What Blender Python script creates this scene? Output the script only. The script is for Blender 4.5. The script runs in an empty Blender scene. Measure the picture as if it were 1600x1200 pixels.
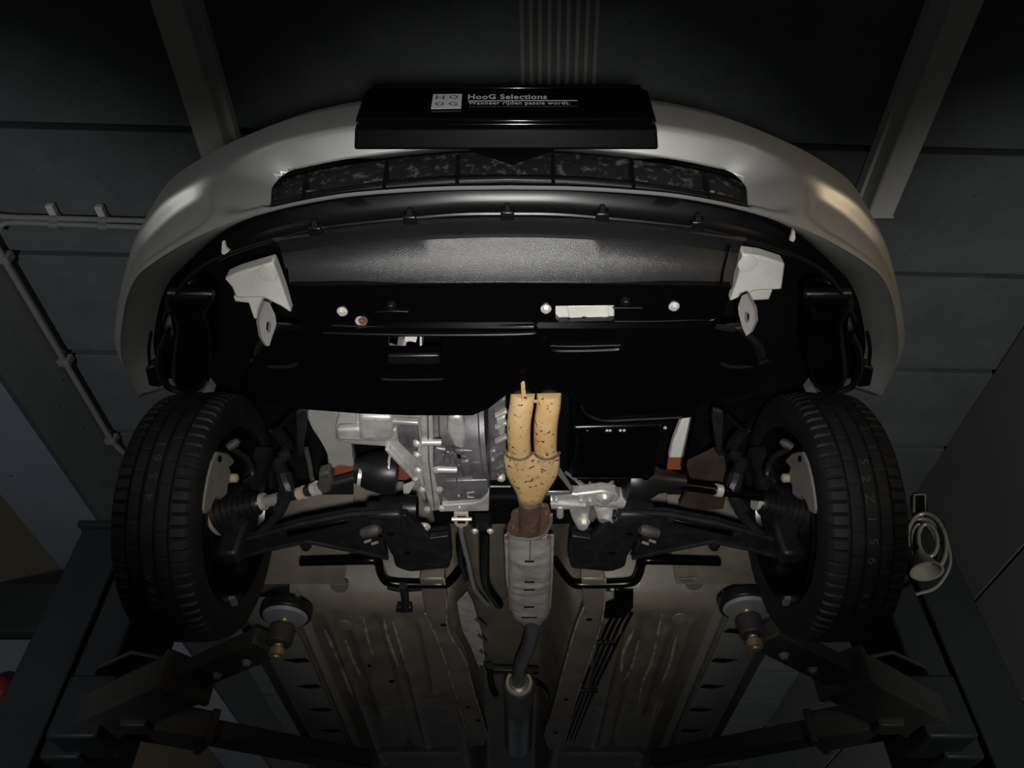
import bpy, bmesh, math, random
from mathutils import Vector, Matrix
from mathutils.geometry import tessellate_polygon
random.seed(7)
R = math.radians
V = Vector
sc = bpy.context.scene
C = sc.collection

# ------------------------------------------------------------------ camera, world, light
CZ = 0.70                      # camera height above the workshop floor
F, PITCH = 1160.0, R(44.6)     # focal length in pixels of the 1600 x 1200 frame, tilt upwards
cam_d = bpy.data.cameras.new('camera'); cam = bpy.data.objects.new('camera', cam_d); C.objects.link(cam)
cam_d.sensor_width = 36; cam_d.lens = F / 1600 * 36; cam_d.clip_start = 0.02
cam.location = (0, 0, CZ); cam.rotation_euler = (R(90) + PITCH, 0, 0)
sc.camera = cam
world = bpy.data.worlds.new('world'); sc.world = world; world.use_nodes = True
world.node_tree.nodes['Background'].inputs[0].default_value = (0.78, 0.88, 1.0, 1)
world.node_tree.nodes['Background'].inputs[1].default_value = 0.075
sc.view_settings.view_transform = 'Standard'; sc.view_settings.look = 'None'
sc.view_settings.exposure = 0.0; sc.view_settings.gamma = 1.0; sc.view_settings.use_curve_mapping = False


def lamp(name, kind, loc, target, energy, color=(1, 1, 1), **kw):
    d = bpy.data.lights.new(name, kind); o = bpy.data.objects.new(name, d); C.objects.link(o)
    o.location = V(loc) + V((0, 0, CZ))
    o.rotation_euler = (V(target) - V(loc)).to_track_quat('-Z', 'Y').to_euler()
    d.energy = energy; d.color = color
    for k, v in kw.items():
        setattr(d, k, v)
    return o


# hand-held inspection lamp under the car, a warm workshop lamp beyond the frame; the rest are added fills
lamp('inspection_lamp', 'SPOT', (0.02, -0.02, -0.12), (0.02, 1.10, 1.0), 115, (1.0, 0.985, 0.95),
     spot_size=R(60), spot_blend=1.0, shadow_soft_size=0.035)
lamp('bumper_fill_left', 'SPOT', (-2.3, -0.4, 0.7), (-0.70, 0.80, 1.18), 23, (0.97, 0.99, 0.93), spot_size=R(36), spot_blend=1.0, shadow_soft_size=0.3)  # added fill without a seen source, lightens the bumper's left corner
lamp('wall_fill_left', 'SPOT', (-1.6, 0.3, -0.5), (-2.5, 2.8, 2.3), 100, (0.92, 0.97, 1.0), spot_size=R(66), spot_blend=0.8, shadow_soft_size=0.12)  # added fill for the left beam and ceiling, no real lamp here
lamp('wall_fill_right', 'SPOT', (1.7, 0.3, -0.5), (2.5, 2.8, 2.0), 120, (1.0, 0.98, 0.95), spot_size=R(66), spot_blend=0.8, shadow_soft_size=0.12)  # likewise an added fill, brightens the right wall
lamp('ceiling_fill_left', 'SPOT', (-2.1, 4.6, -0.5), (-2.0, 6.4, 2.8), 45, (1, 0.98, 0.95), spot_size=R(80), spot_blend=0.8, shadow_soft_size=0.12)  # added to brighten the rear ceiling on the left
lamp('ceiling_fill_right', 'SPOT', (2.1, 4.6, -0.5), (2.0, 6.4, 2.8), 45, (1, 0.98, 0.95), spot_size=R(80), spot_blend=0.8, shadow_soft_size=0.12)  # added fill for the rear ceiling on the right
lamp('workshop_lamp_warm', 'SPOT', (2.3, -0.4, 0.7), (0.70, 0.80, 1.18), 36, (1.0, 0.76, 0.50), spot_size=R(34), spot_blend=1.0, shadow_soft_size=0.35)

# ------------------------------------------------------------------ pixel rays (metres relative to the camera)
CP, SP = math.cos(PITCH), math.sin(PITCH)
FW, UP = V((0, CP, SP)), V((0, -SP, CP))


def ray(px, py):
    return V(((px - 800) / F, 0, 0)) + UP * ((600 - py) / F) + FW


def W(px, py, z):
    d = ray(px, py); return d * (z / d.z)


def WY(px, py, y):
    d = ray(px, py); return d * (y / d.y)


def WX(px, py, x):
    d = ray(px, py); return d * (x / d.x)


def proj(p):
    d = p.dot(FW); return 800 + F * p.x / d, 600 - F * p.dot(UP) / d


X0 = -0.005                    # the car's centre line


def mx(p):
    return V((2 * X0 - p.x, p.y, p.z))


# ------------------------------------------------------------------ materials
MATS = {}


def mat(name, col, rough=0.5, metal=0.0, coat=0.0, spec=0.5, noise=None, bump=None, spots=None, grime=None):
    m = bpy.data.materials.new(name); m.use_nodes = True; nt = m.node_tree; N = nt.nodes; L = nt.links
    b = N['Principled BSDF']
    b.inputs['Base Color'].default_value = (*col, 1); b.inputs['Roughness'].default_value = rough
    b.inputs['Metallic'].default_value = metal; b.inputs['Coat Weight'].default_value = coat
    b.inputs['Specular IOR Level'].default_value = spec
    tc = N.new('ShaderNodeTexCoord'); out = None

    def ntex(scale, detail=4, rgh=0.6):
        t = N.new('ShaderNodeTexNoise'); t.inputs['Scale'].default_value = scale
        t.inputs['Detail'].default_value = detail; t.inputs['Roughness'].default_value = rgh
        L.new(tc.outputs['Object'], t.inputs['Vector']); return t.outputs['Fac']

    def layer(fac, lo, hi, c, under):
        r = N.new('ShaderNodeMapRange'); r.inputs[1].default_value = lo; r.inputs[2].default_value = hi
        L.new(fac, r.inputs[0])
        x = N.new('ShaderNodeMix'); x.data_type = 'RGBA'
        L.new(r.outputs[0], x.inputs['Factor'])
        if under is None:
            x.inputs['A'].default_value = (*col, 1)
        else:
            L.new(under, x.inputs['A'])
        x.inputs['B'].default_value = (*c, 1)
        return x.outputs['Result']
    if noise:                                  # (scale, second colour, low, high)
        out = layer(ntex(noise[0]), noise[2], noise[3], noise[1], out)
    if grime:
        out = layer(ntex(grime[0], 6, 0.7), grime[2], grime[3], grime[1], out)
    if spots:                                  # small dark pits in clusters
        out = layer(ntex(spots[0], 2, 0.5), spots[2], spots[3], spots[1], out)
    if out is not None:
        L.new(out, b.inputs['Base Color'])
    if bump:                                   # (scale, strength, distance)
        bp = N.new('ShaderNodeBump'); bp.inputs['Strength'].default_value = bump[1]
        bp.inputs['Distance'].default_value = bump[2]
        L.new(ntex(bump[0], 3), bp.inputs['Height']); L.new(bp.outputs[0], b.inputs['Normal'])
    MATS[name] = m
    return m


mat('silver_paint', (0.47, 0.472, 0.46), 0.42, 0.55, coat=0.2)
mat('black_grain', (0.006, 0.006, 0.007), 0.30, spec=1.0, bump=(620, 0.42, 0.0020))
mat('black_plastic', (0.0012, 0.0012, 0.0015), 0.26, spec=0.35)
mat('black_matt', (0.0012, 0.0012, 0.0014), 0.7, spec=0.15)
mat('black_trim', (0.004, 0.004, 0.0045), 0.36, spec=0.45, bump=(500, 0.2, 0.0006))
mat('dusty_grille', (0.010, 0.010, 0.011), 0.6, spec=0.3, noise=(55, (0.17, 0.165, 0.16), 0.54, 0.80))
mat('plate_black', (0.002, 0.002, 0.002), 0.12, spec=0.4)
mat('holder_black', (0.0025, 0.0025, 0.003), 0.3, spec=0.12)
mat('print_white', (0.55, 0.56, 0.58), 0.5)
mat('print_dark', (0.01, 0.01, 0.01), 0.5)
mat('rubber', (0.010, 0.010, 0.011), 0.62, spec=0.35, noise=(18, (0.018, 0.018, 0.018), 0.45, 0.75))
mat('rubber_black', (0.008, 0.008, 0.0085), 0.38, spec=0.45)
mat('chalk', (0.06, 0.06, 0.062), 0.8)
mat('rim_black', (0.003, 0.003, 0.0035), 0.25, spec=0.4)
mat('knuckle', (0.21, 0.20, 0.185), 0.7, noise=(30, (0.20, 0.145, 0.10), 0.5, 0.75), grime=(70, (0.05, 0.045, 0.04), 0.6, 0.75))
mat('rusty_disc', (0.12, 0.075, 0.05), 0.6, 0.3, noise=(40, (0.05, 0.03, 0.02), 0.4, 0.7))
mat('cast_alu', (0.62, 0.60, 0.58), 0.42, 0.45, noise=(16, (0.36, 0.34, 0.33), 0.42, 0.68), grime=(60, (0.13, 0.12, 0.12), 0.58, 0.8), bump=(220, 0.25, 0.001))
mat('cast_dark', (0.20, 0.195, 0.20), 0.42, 0.45, noise=(20, (0.11, 0.10, 0.11), 0.4, 0.65), grime=(70, (0.05, 0.05, 0.05), 0.6, 0.8), bump=(220, 0.2, 0.001))
mat('primer_white', (0.62, 0.61, 0.57), 0.42, noise=(9, (0.50, 0.49, 0.45), 0.45, 0.7))
mat('bare_steel', (0.32, 0.31, 0.30), 0.4, 0.6, grime=(50, (0.22, 0.11, 0.06), 0.62, 0.8))
mat('bolt_steel', (0.72, 0.70, 0.64), 0.35, 0.5)
mat('bolt_rusty', (0.16, 0.06, 0.04), 0.6, 0.2)
mat('tan_steel', (0.70, 0.44, 0.19), 0.42, 0.2, noise=(13, (0.77, 0.54, 0.28), 0.4, 0.65), spots=(105, (0.10, 0.045, 0.016), 0.625, 0.66), grime=(9, (0.42, 0.42, 0.40), 0.62, 0.8))
mat('rust_brown', (0.095, 0.055, 0.04), 0.7, 0.1, noise=(45, (0.16, 0.10, 0.06), 0.45, 0.7))
mat('heat_shield', (0.56, 0.53, 0.50), 0.45, 0.4, noise=(22, (0.38, 0.34, 0.30), 0.45, 0.66), grime=(55, (0.14, 0.10, 0.075), 0.6, 0.78))
mat('pipe_grey', (0.22, 0.22, 0.22), 0.38, 0.6, noise=(30, (0.15, 0.14, 0.13), 0.45, 0.7))
mat('chassis_black', (0.010, 0.010, 0.012), 0.42, spec=0.4, noise=(24, (0.018, 0.018, 0.021), 0.45, 0.7))
mat('floor_pan', (0.16, 0.136, 0.108), 0.42, spec=0.6, noise=(7, (0.10, 0.087, 0.074), 0.4, 0.66), grime=(30, (0.26, 0.23, 0.19), 0.62, 0.85))
mat('orange_metal', (0.30, 0.085, 0.04), 0.5, 0.2)
mat('chrome_rod', (0.42, 0.42, 0.43), 0.2, 0.6)
mat('concrete', (0.120, 0.130, 0.133), 0.85, noise=(5, (0.097, 0.106, 0.108), 0.4, 0.65), spots=(38, (0.05, 0.055, 0.058), 0.70, 0.74), bump=(60, 0.25, 0.004))
mat('joint_dark', (0.015, 0.017, 0.019), 0.9)
mat('wall_grey', (0.20, 0.205, 0.195), 0.85, noise=(2, (0.17, 0.175, 0.17), 0.4, 0.7))
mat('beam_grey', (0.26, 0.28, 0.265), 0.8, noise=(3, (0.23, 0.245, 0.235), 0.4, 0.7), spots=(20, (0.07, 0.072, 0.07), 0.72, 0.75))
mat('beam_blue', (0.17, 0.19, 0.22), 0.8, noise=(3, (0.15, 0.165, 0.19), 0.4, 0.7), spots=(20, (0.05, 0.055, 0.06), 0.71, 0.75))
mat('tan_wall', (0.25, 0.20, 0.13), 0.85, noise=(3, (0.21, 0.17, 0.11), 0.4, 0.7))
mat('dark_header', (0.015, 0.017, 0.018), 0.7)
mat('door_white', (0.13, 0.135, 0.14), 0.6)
mat('batten_white', (0.62, 0.605, 0.565), 0.5)
mat('conduit', (0.26, 0.252, 0.23), 0.5)
mat('lift_paint', (0.018, 0.021, 0.023), 0.5, spec=0.25, noise=(6, (0.014, 0.016, 0.017), 0.4, 0.7))
mat('lift_arm', (0.040, 0.038, 0.035), 0.5, spec=0.35, noise=(14, (0.028, 0.027, 0.026), 0.4, 0.7))
mat('pad_metal', (0.30, 0.31, 0.32), 0.4, 0.4)
mat('thread_brass', (0.33, 0.26, 0.16), 0.4, 0.6)
mat('floor_concrete', (0.10, 0.10, 0.10), 0.7, noise=(3, (0.07, 0.07, 0.07), 0.4, 0.7))
mat('hose_clear', (0.20, 0.19, 0.16), 0.3)
mat('red_paint', (0.16, 0.012, 0.008), 0.5)
mat('leg_paint', (0.46, 0.455, 0.43), 0.34, 0.35, noise=(8, (0.36, 0.355, 0.335), 0.4, 0.65))
mat('apron_brown', (0.055, 0.036, 0.024), 0.7, noise=(18, (0.03, 0.02, 0.014), 0.4, 0.65))
mat('scuffed_edge', (0.34, 0.30, 0.25), 0.45, spec=0.6, noise=(25, (0.13, 0.115, 0.095), 0.42, 0.62))
mat('dull_grey', (0.085, 0.078, 0.07), 0.6, 0.2, noise=(40, (0.05, 0.045, 0.04), 0.4, 0.65))
mat('band_tan', (0.42, 0.34, 0.25), 0.5)


# ------------------------------------------------------------------ mesh building
class MB:
    def __init__(s):
        s.v = []; s.f = []

    def add(s, vs, fs):
        n = len(s.v); s.v += [V(p) for p in vs]; s.f += [tuple(i + n for i in f) for f in fs]; return s

    def grid(s, rows, closed=False):
        n = len(rows[0]); vs = [p for r in rows for p in r]; fs = []
        for i in range(len(rows) - 1):
            for j in range(n if closed else n - 1):
                a, b = i * n + j, i * n + (j + 1) % n
                fs.append((a, b, b + n, a + n))
        return s.add(vs, fs)

    def loft(s, rings):
        s.grid(rings, True)
        n = len(rings[0]); m = len(s.v)
        s.f.append(tuple(range(m - n, m))); s.f.append(tuple(reversed(range(m - n * len(rings), m - n * (len(rings) - 1)))))
        return s

    def tube(s, path, r, seg=10, flat=1.0):
        rr = r if isinstance(r, (list, tuple)) else [r] * len(path)
        up = V((0.13, 0.21, 1)).normalized(); rings = []
        for i, p in enumerate(path):
            t = (path[min(i + 1, len(path) - 1)] - path[max(i - 1, 0)]).normalized()
            a = t.cross(up)
            if a.length < 0.05:
                a = t.cross(V((1, 0, 0)))
            a.normalize(); b = a.cross(t)
            rings.append([p + a * rr[i] * math.cos(k * 2 * math.pi / seg) + b * rr[i] * flat * math.sin(k * 2 * math.pi / seg) for k in range(seg)])
        return s.loft(rings)

    def lathe(s, c, ax, prof, seg=32, cap=True):
        ax = V(ax).normalized(); a = ax.cross(V((0, 0, 1)))
        if a.length < 0.1:
            a = ax.cross(V((0, 1, 0)))
        a.normalize(); b = ax.cross(a)
        rings = [[c + ax * h + (a * math.cos(k * 2 * math.pi / seg) + b * math.sin(k * 2 * math.pi / seg)) * r for k in range(seg)] for h, r in prof]
        return s.loft(rings) if cap else s.grid(rings, True)

    def box(s, lo, hi):
        x0, y0, z0 = lo; x1, y1, z1 = hi
        return s.add([(x0, y0, z0), (x1, y0, z0), (x1, y1, z0), (x0, y1, z0), (x0, y0, z1), (x1, y0, z1), (x1, y1, z1), (x0, y1, z1)],
                     [(3, 2, 1, 0), (4, 5, 6, 7), (0, 1, 5, 4), (1, 2, 6, 5), (2, 3, 7, 6), (3, 0, 4, 7)])

    def bar(s, a, b, w, h, up=(0, 0, 1)):
        t = (b - a).normalized(); sd = t.cross(V(up)).normalized(); u = sd.cross(t)
        q = [p + sd * (x * w / 2) + u * (y * h / 2) for p in (a, b) for x, y in ((-1, -1), (1, -1), (1, 1), (-1, 1))]
        return s.add(q, [(0, 1, 2, 3), (7, 6, 5, 4), (0, 4, 5, 1), (1, 5, 6, 2), (2, 6, 7, 3), (3, 7, 4, 0)])

    def prism(s, pts, ext, holes=()):
        loops = [list(pts)] + [list(h) for h in holes]
        flat = [p for l in loops for p in l]; n = len(flat)
        tri = tessellate_polygon(loops) if holes else [tuple(range(n))]
        ext = V(ext)
        vs = flat + [p + ext for p in flat]
        fs = [tuple(t) for t in tri] + [tuple(i + n for i in reversed(t)) for t in tri]
        o = 0
        for l in loops:
            k = len(l)
            for i in range(k):
                a, b = o + i, o + (i + 1) % k
                fs.append((a, b, b + n, a + n))
            o += k
        return s.add(vs, fs)

    def mirror(s):
        s.v = [mx(p) for p in s.v]; s.f = [tuple(reversed(f)) for f in s.f]; return s

    def build(s, name, m, parent=None, bevel=0, angle=35, smooth=True, seg=2, weld=False):
        me = bpy.data.meshes.new(name); me.from_pydata(s.v, [], s.f)
        bm = bmesh.new(); bm.from_mesh(me)
        if weld:
            bmesh.ops.remove_doubles(bm, verts=bm.verts, dist=1e-5)
        bmesh.ops.recalc_face_normals(bm, faces=bm.faces); bm.to_mesh(me); bm.free()
        if smooth:
            me.shade_smooth(); me.set_sharp_from_angle(angle=R(angle))
        me.materials.append(MATS[m])
        o = bpy.data.objects.new(name, me); C.objects.link(o)
        if bevel:
            b = o.modifiers.new('bevel', 'BEVEL'); b.width = bevel; b.segments = seg; b.limit_method = 'ANGLE'; b.angle_limit = R(40)
            b.harden_normals = False
        if parent is not None:
            o.parent = parent
            if parent.type == 'EMPTY':
                o.matrix_parent_inverse = Matrix.Translation(parent.location).inverted()
        return o


def cr(pts, n=8, closed=False):
    """Catmull-Rom through the points."""
    out = []; m = len(pts)
    for i in range(m if closed else m - 1):
        p0 = pts[(i - 1) % m] if closed or i > 0 else pts[0] * 2 - pts[1]
        p1, p2 = pts[i], pts[(i + 1) % m]
        p3 = pts[(i + 2) % m] if closed or i + 2 < m else pts[-1] * 2 - pts[-2]
        for k in range(n):
            t = k / n
            out.append(0.5 * ((2 * p1) + (p2 - p0) * t + (2 * p0 - 5 * p1 + 4 * p2 - p3) * t * t + (3 * p1 - p0 - 3 * p2 + p3) * t ** 3))
    if not closed:
        out.append(pts[-1].copy())
    return out


def resample(pts, n):
    ls = [0]
    for a, b in zip(pts, pts[1:]):
        ls.append(ls[-1] + (b - a).length)
    out = []; j = 0
    for i in range(n):
        t = ls[-1] * i / (n - 1)
        while j < len(pts) - 2 and ls[j + 1] < t:
            j += 1
        u = (t - ls[j]) / max(1e-9, ls[j + 1] - ls[j]); out.append(pts[j].lerp(pts[j + 1], min(1, u)))
    return out


def pz(lst):
    return [W(*q) for q in lst]


def flat(lst, z):
    return [W(x, y, z) for x, y in lst]


def tag(o, label=None, cat=None, group=None, kind=None):
    if label: o['label'] = label
    if cat: o['category'] = cat
    if group: o['group'] = group
    if kind: o['kind'] = kind
    return o


def thing(name, loc, label, cat, group=None):
    o = bpy.data.objects.new(name, None); C.objects.link(o); o.location = loc; o.empty_display_size = 0.1
    return tag(o, label, cat, group)


def lab(o, t):
    o['label'] = t; return o


def smooth(a, b, x):
    t = max(0, min(1, (x - a) / (b - a))); return t * t * (3 - 2 * t)


def text_geo(s, bold=0.0, spacing=1.0):
    cu = bpy.data.curves.new('t', 'FONT'); cu.body = s; cu.offset = bold; cu.space_character = spacing; cu.resolution_u = 3
    o = bpy.data.objects.new('t', cu); C.objects.link(o)
    me = bpy.data.meshes.new_from_object(o.evaluated_get(bpy.context.evaluated_depsgraph_get()))
    vs = [v.co.copy() for v in me.vertices]; fs = [tuple(p.vertices) for p in me.polygons]
    bpy.data.objects.remove(o); bpy.data.curves.remove(cu); bpy.data.meshes.remove(me)
    return vs, fs


def bolt(p, r, axis, m, parent, name='bolt', washer=True):
    b = MB(); ax = V(axis).normalized()
    if washer:
        b.lathe(p, ax, [(0, r * 1.45), (r * 0.3, r * 1.45), (r * 0.35, r * 1.2)], 14)
    b.lathe(p + ax * r * 0.3, ax, [(0, r), (r * 0.8, r), (r * 0.95, r * 0.8)], 6)
    return b.build(name, m, parent, smooth=False)


# ================================================================== THE SETTING
H = 2.80                        # ceiling above the camera
XL, XR = -2.32, 2.55
FLOOR = -CZ
tag(MB().box((-4.6, -4, FLOOR - 0.1), (4.6, 9.2, FLOOR)).build('floor', 'floor_concrete', smooth=False), 'grey concrete workshop floor', None, None, 'structure')
ceil_o = tag(MB().box((-4.6, -4, H + 0.05), (4.6, 9.2, H + 0.2)).build('ceiling', 'joint_dark', smooth=False), 'ceiling of wide grey concrete planks with dark joints', None, None, 'structure')
pitch = 0.622
pl = MB().box((-4.5, 0.015, 0), (4.5, pitch - 0.015, 0.06)).build('plank', 'concrete', ceil_o, bevel=0.006, smooth=False)
pl.rotation_euler.z = R(1.7); pl.location = (0, 1.436 - pitch * 9, H)
for k in range(1, 21):
    q = pl.copy(); C.objects.link(q); q.location = (0, 1.436 + pitch * (k - 9), H + (0.012 if k % 3 == 1 else 0.0) - (0.006 if k % 4 == 2 else 0))
# left: downstand beam, its soffit and the wall under it
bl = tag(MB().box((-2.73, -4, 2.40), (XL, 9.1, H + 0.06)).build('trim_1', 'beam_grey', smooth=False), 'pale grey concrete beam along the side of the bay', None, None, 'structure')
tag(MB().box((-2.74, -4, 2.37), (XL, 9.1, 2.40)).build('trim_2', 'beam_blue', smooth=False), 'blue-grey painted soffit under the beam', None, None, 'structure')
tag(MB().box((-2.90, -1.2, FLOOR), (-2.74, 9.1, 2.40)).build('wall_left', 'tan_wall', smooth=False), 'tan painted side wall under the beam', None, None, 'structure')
# partition at the end of the left bay: dark header over a pale sectional door
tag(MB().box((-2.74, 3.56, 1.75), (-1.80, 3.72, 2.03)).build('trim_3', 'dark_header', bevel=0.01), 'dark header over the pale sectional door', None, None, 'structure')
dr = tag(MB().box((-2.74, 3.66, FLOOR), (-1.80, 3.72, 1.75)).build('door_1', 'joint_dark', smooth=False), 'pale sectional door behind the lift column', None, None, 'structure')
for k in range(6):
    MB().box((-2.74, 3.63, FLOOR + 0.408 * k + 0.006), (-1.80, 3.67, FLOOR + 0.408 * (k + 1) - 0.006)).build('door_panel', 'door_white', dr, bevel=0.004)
# right wall: smooth panels
wr = tag(MB().box((XR + 0.05, -4, FLOOR), (XR + 0.2, 9.1, H + 0.06)).build('wall_right', 'joint_dark', smooth=False), 'smooth grey panelled wall beside the right lift column', None, None, 'structure')
for z0, z1 in ((2.03, H), (1.48, 2.015), (0.4, 1.465), (FLOOR, 0.385)):
    MB().box((XR, -4, z0), (XR + 0.06, 9.1, z1)).build('wall_panel', 'wall_grey', wr, bevel=0.004, smooth=False)


# ------------------------------------------------------------------ ceiling fittings
def batten(x, y0, y1, label):
    t = thing('batten_light', (x, (y0 + y1) / 2, H), label, 'ceiling light', 'long pale batten lights on the ceiling')
    MB().box((x - 0.055, y0, 2.66), (x + 0.055, y1, 2.77)).build('housing', 'batten_white', t, bevel=0.008)
    MB().box((x - 0.075, y0 + 0.01, 2.745), (x + 0.075, y1 - 0.01, 2.80)).build('backplate', 'batten_white', t, bevel=0.004)
    for y in (y0 - 0.006, y1 - 0.004):
        MB().box((x - 0.057, y, 2.658), (x + 0.057, y + 0.01, 2.772)).build('end_cap', 'batten_white', t, bevel=0.003)
    MB().box((x + 0.05, (y0 + y1) / 2 + 0.3, 2.69), (x + 0.064, (y0 + y1) / 2 + 0.36, 2.75)).build('clip', 'batten_white', t, bevel=0.003)


batten(-1.16, -1.0, 1.75, 'unlit white batten light on the ceiling left of the plate holder')
batten(1.53, -1.0, 1.71, 'unlit white batten light ending beside the right corner of the bumper')
for k, px in enumerate((817, 830.5, 844, 858, 872, 886, 900, 914, 928)):
    x = W(px, 128, 2.765).x
    t = thing('conduit', (x, 0.4, 2.78), ['leftmost of the', 'second from the left of the', 'third from the left of the', 'fourth from the left of the', 'middle one of the',
              'fourth from the right of the', 'third from the right of the', 'second from the right of the', 'rightmost of the'][k] + ' nine parallel grey conduits above the plate holder', 'conduit', 'bank of nine conduits on the ceiling')
    sk = 0.028
    MB().tube([V((x - sk * (1.2 - y), y, 2.765)) for y in (-1.0, 1.2, 2.6)], 0.0098, 12).build('pipe', 'conduit', t)
    for y in (0.87, 1.9):
        xx = x - sk * (1.2 - y)
        MB().box((xx - 0.0135, y - 0.014, 2.752), (xx + 0.0135, y + 0.014, 2.79)).build('saddle_clip', 'conduit', t, bevel=0.003)
# two conduits crossing the ceiling at the left
for k, (ya, yb) in enumerate(((339, 345), (347.5, 355.5))):
    a, b = W(16, ya, 2.76), W(300, yb + (yb - ya) * 0.35, 2.76)
    t = thing('conduit', (a.x, a.y, 2.78), ('upper' if k == 0 else 'lower') + ' of the two pale conduits crossing the ceiling left of the bumper', 'conduit', 'pair of conduits at the left')
    path = [a, b]
    if k == 1:                  # this one bends down along the beam
        path = cr([W(-2, 360, 2.75), W(2, 352.5, 2.755), W(10, 348.5, 2.76), W(30, 347.5, 2.76)], 5) + [b]
    else:
        path = [W(-20, 336, 2.76)] + path
    MB().tube(path, 0.0125, 12).build('pipe', 'conduit', t)
    for px in (84, 160):
        f = (px - 16) / 284; p = a.lerp(b, f)
        MB().box((p.x - 0.02, p.y - 0.0105, 2.745), (p.x + 0.02, p.y + 0.0105, 2.79)).build('saddle_clip', 'conduit', t, bevel=0.003)
        if k == 0:
            MB().box((p.x - 0.016, p.y - 0.06, 2.76), (p.x + 0.016, p.y - 0.012, 2.79)).build('wall_plug', 'batten_white', t, bevel=0.004)
t = thing('conduit', (-2.29, 2.0, 2.75), 'pale conduit running along the corner of beam and ceiling', 'conduit')
pa = [V((-2.285, y, 2.745)) for y in (1.83, 2.1, 2.4, 3.2)] + [V((-2.27, 3.34, 2.75)), V((-2.2, 3.42, 2.765)), V((-1.8, 3.44, 2.77))]
MB().tube(pa, 0.0155, 12).build('pipe', 'conduit', t)
for y in (1.98, 2.62, 3.24):
    MB().box((-2.315, y - 0.018, 2.722), (-2.255, y + 0.018, 2.785)).build('saddle_clip', 'conduit', t, bevel=0.004)
MB().box((-2.10, 3.41, 2.745), (-2.05, 3.47, 2.785)).build('saddle_clip', 'batten_white', t, bevel=0.004)

# ================================================================== THE LIFT
ARMZ = 0.93


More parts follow.
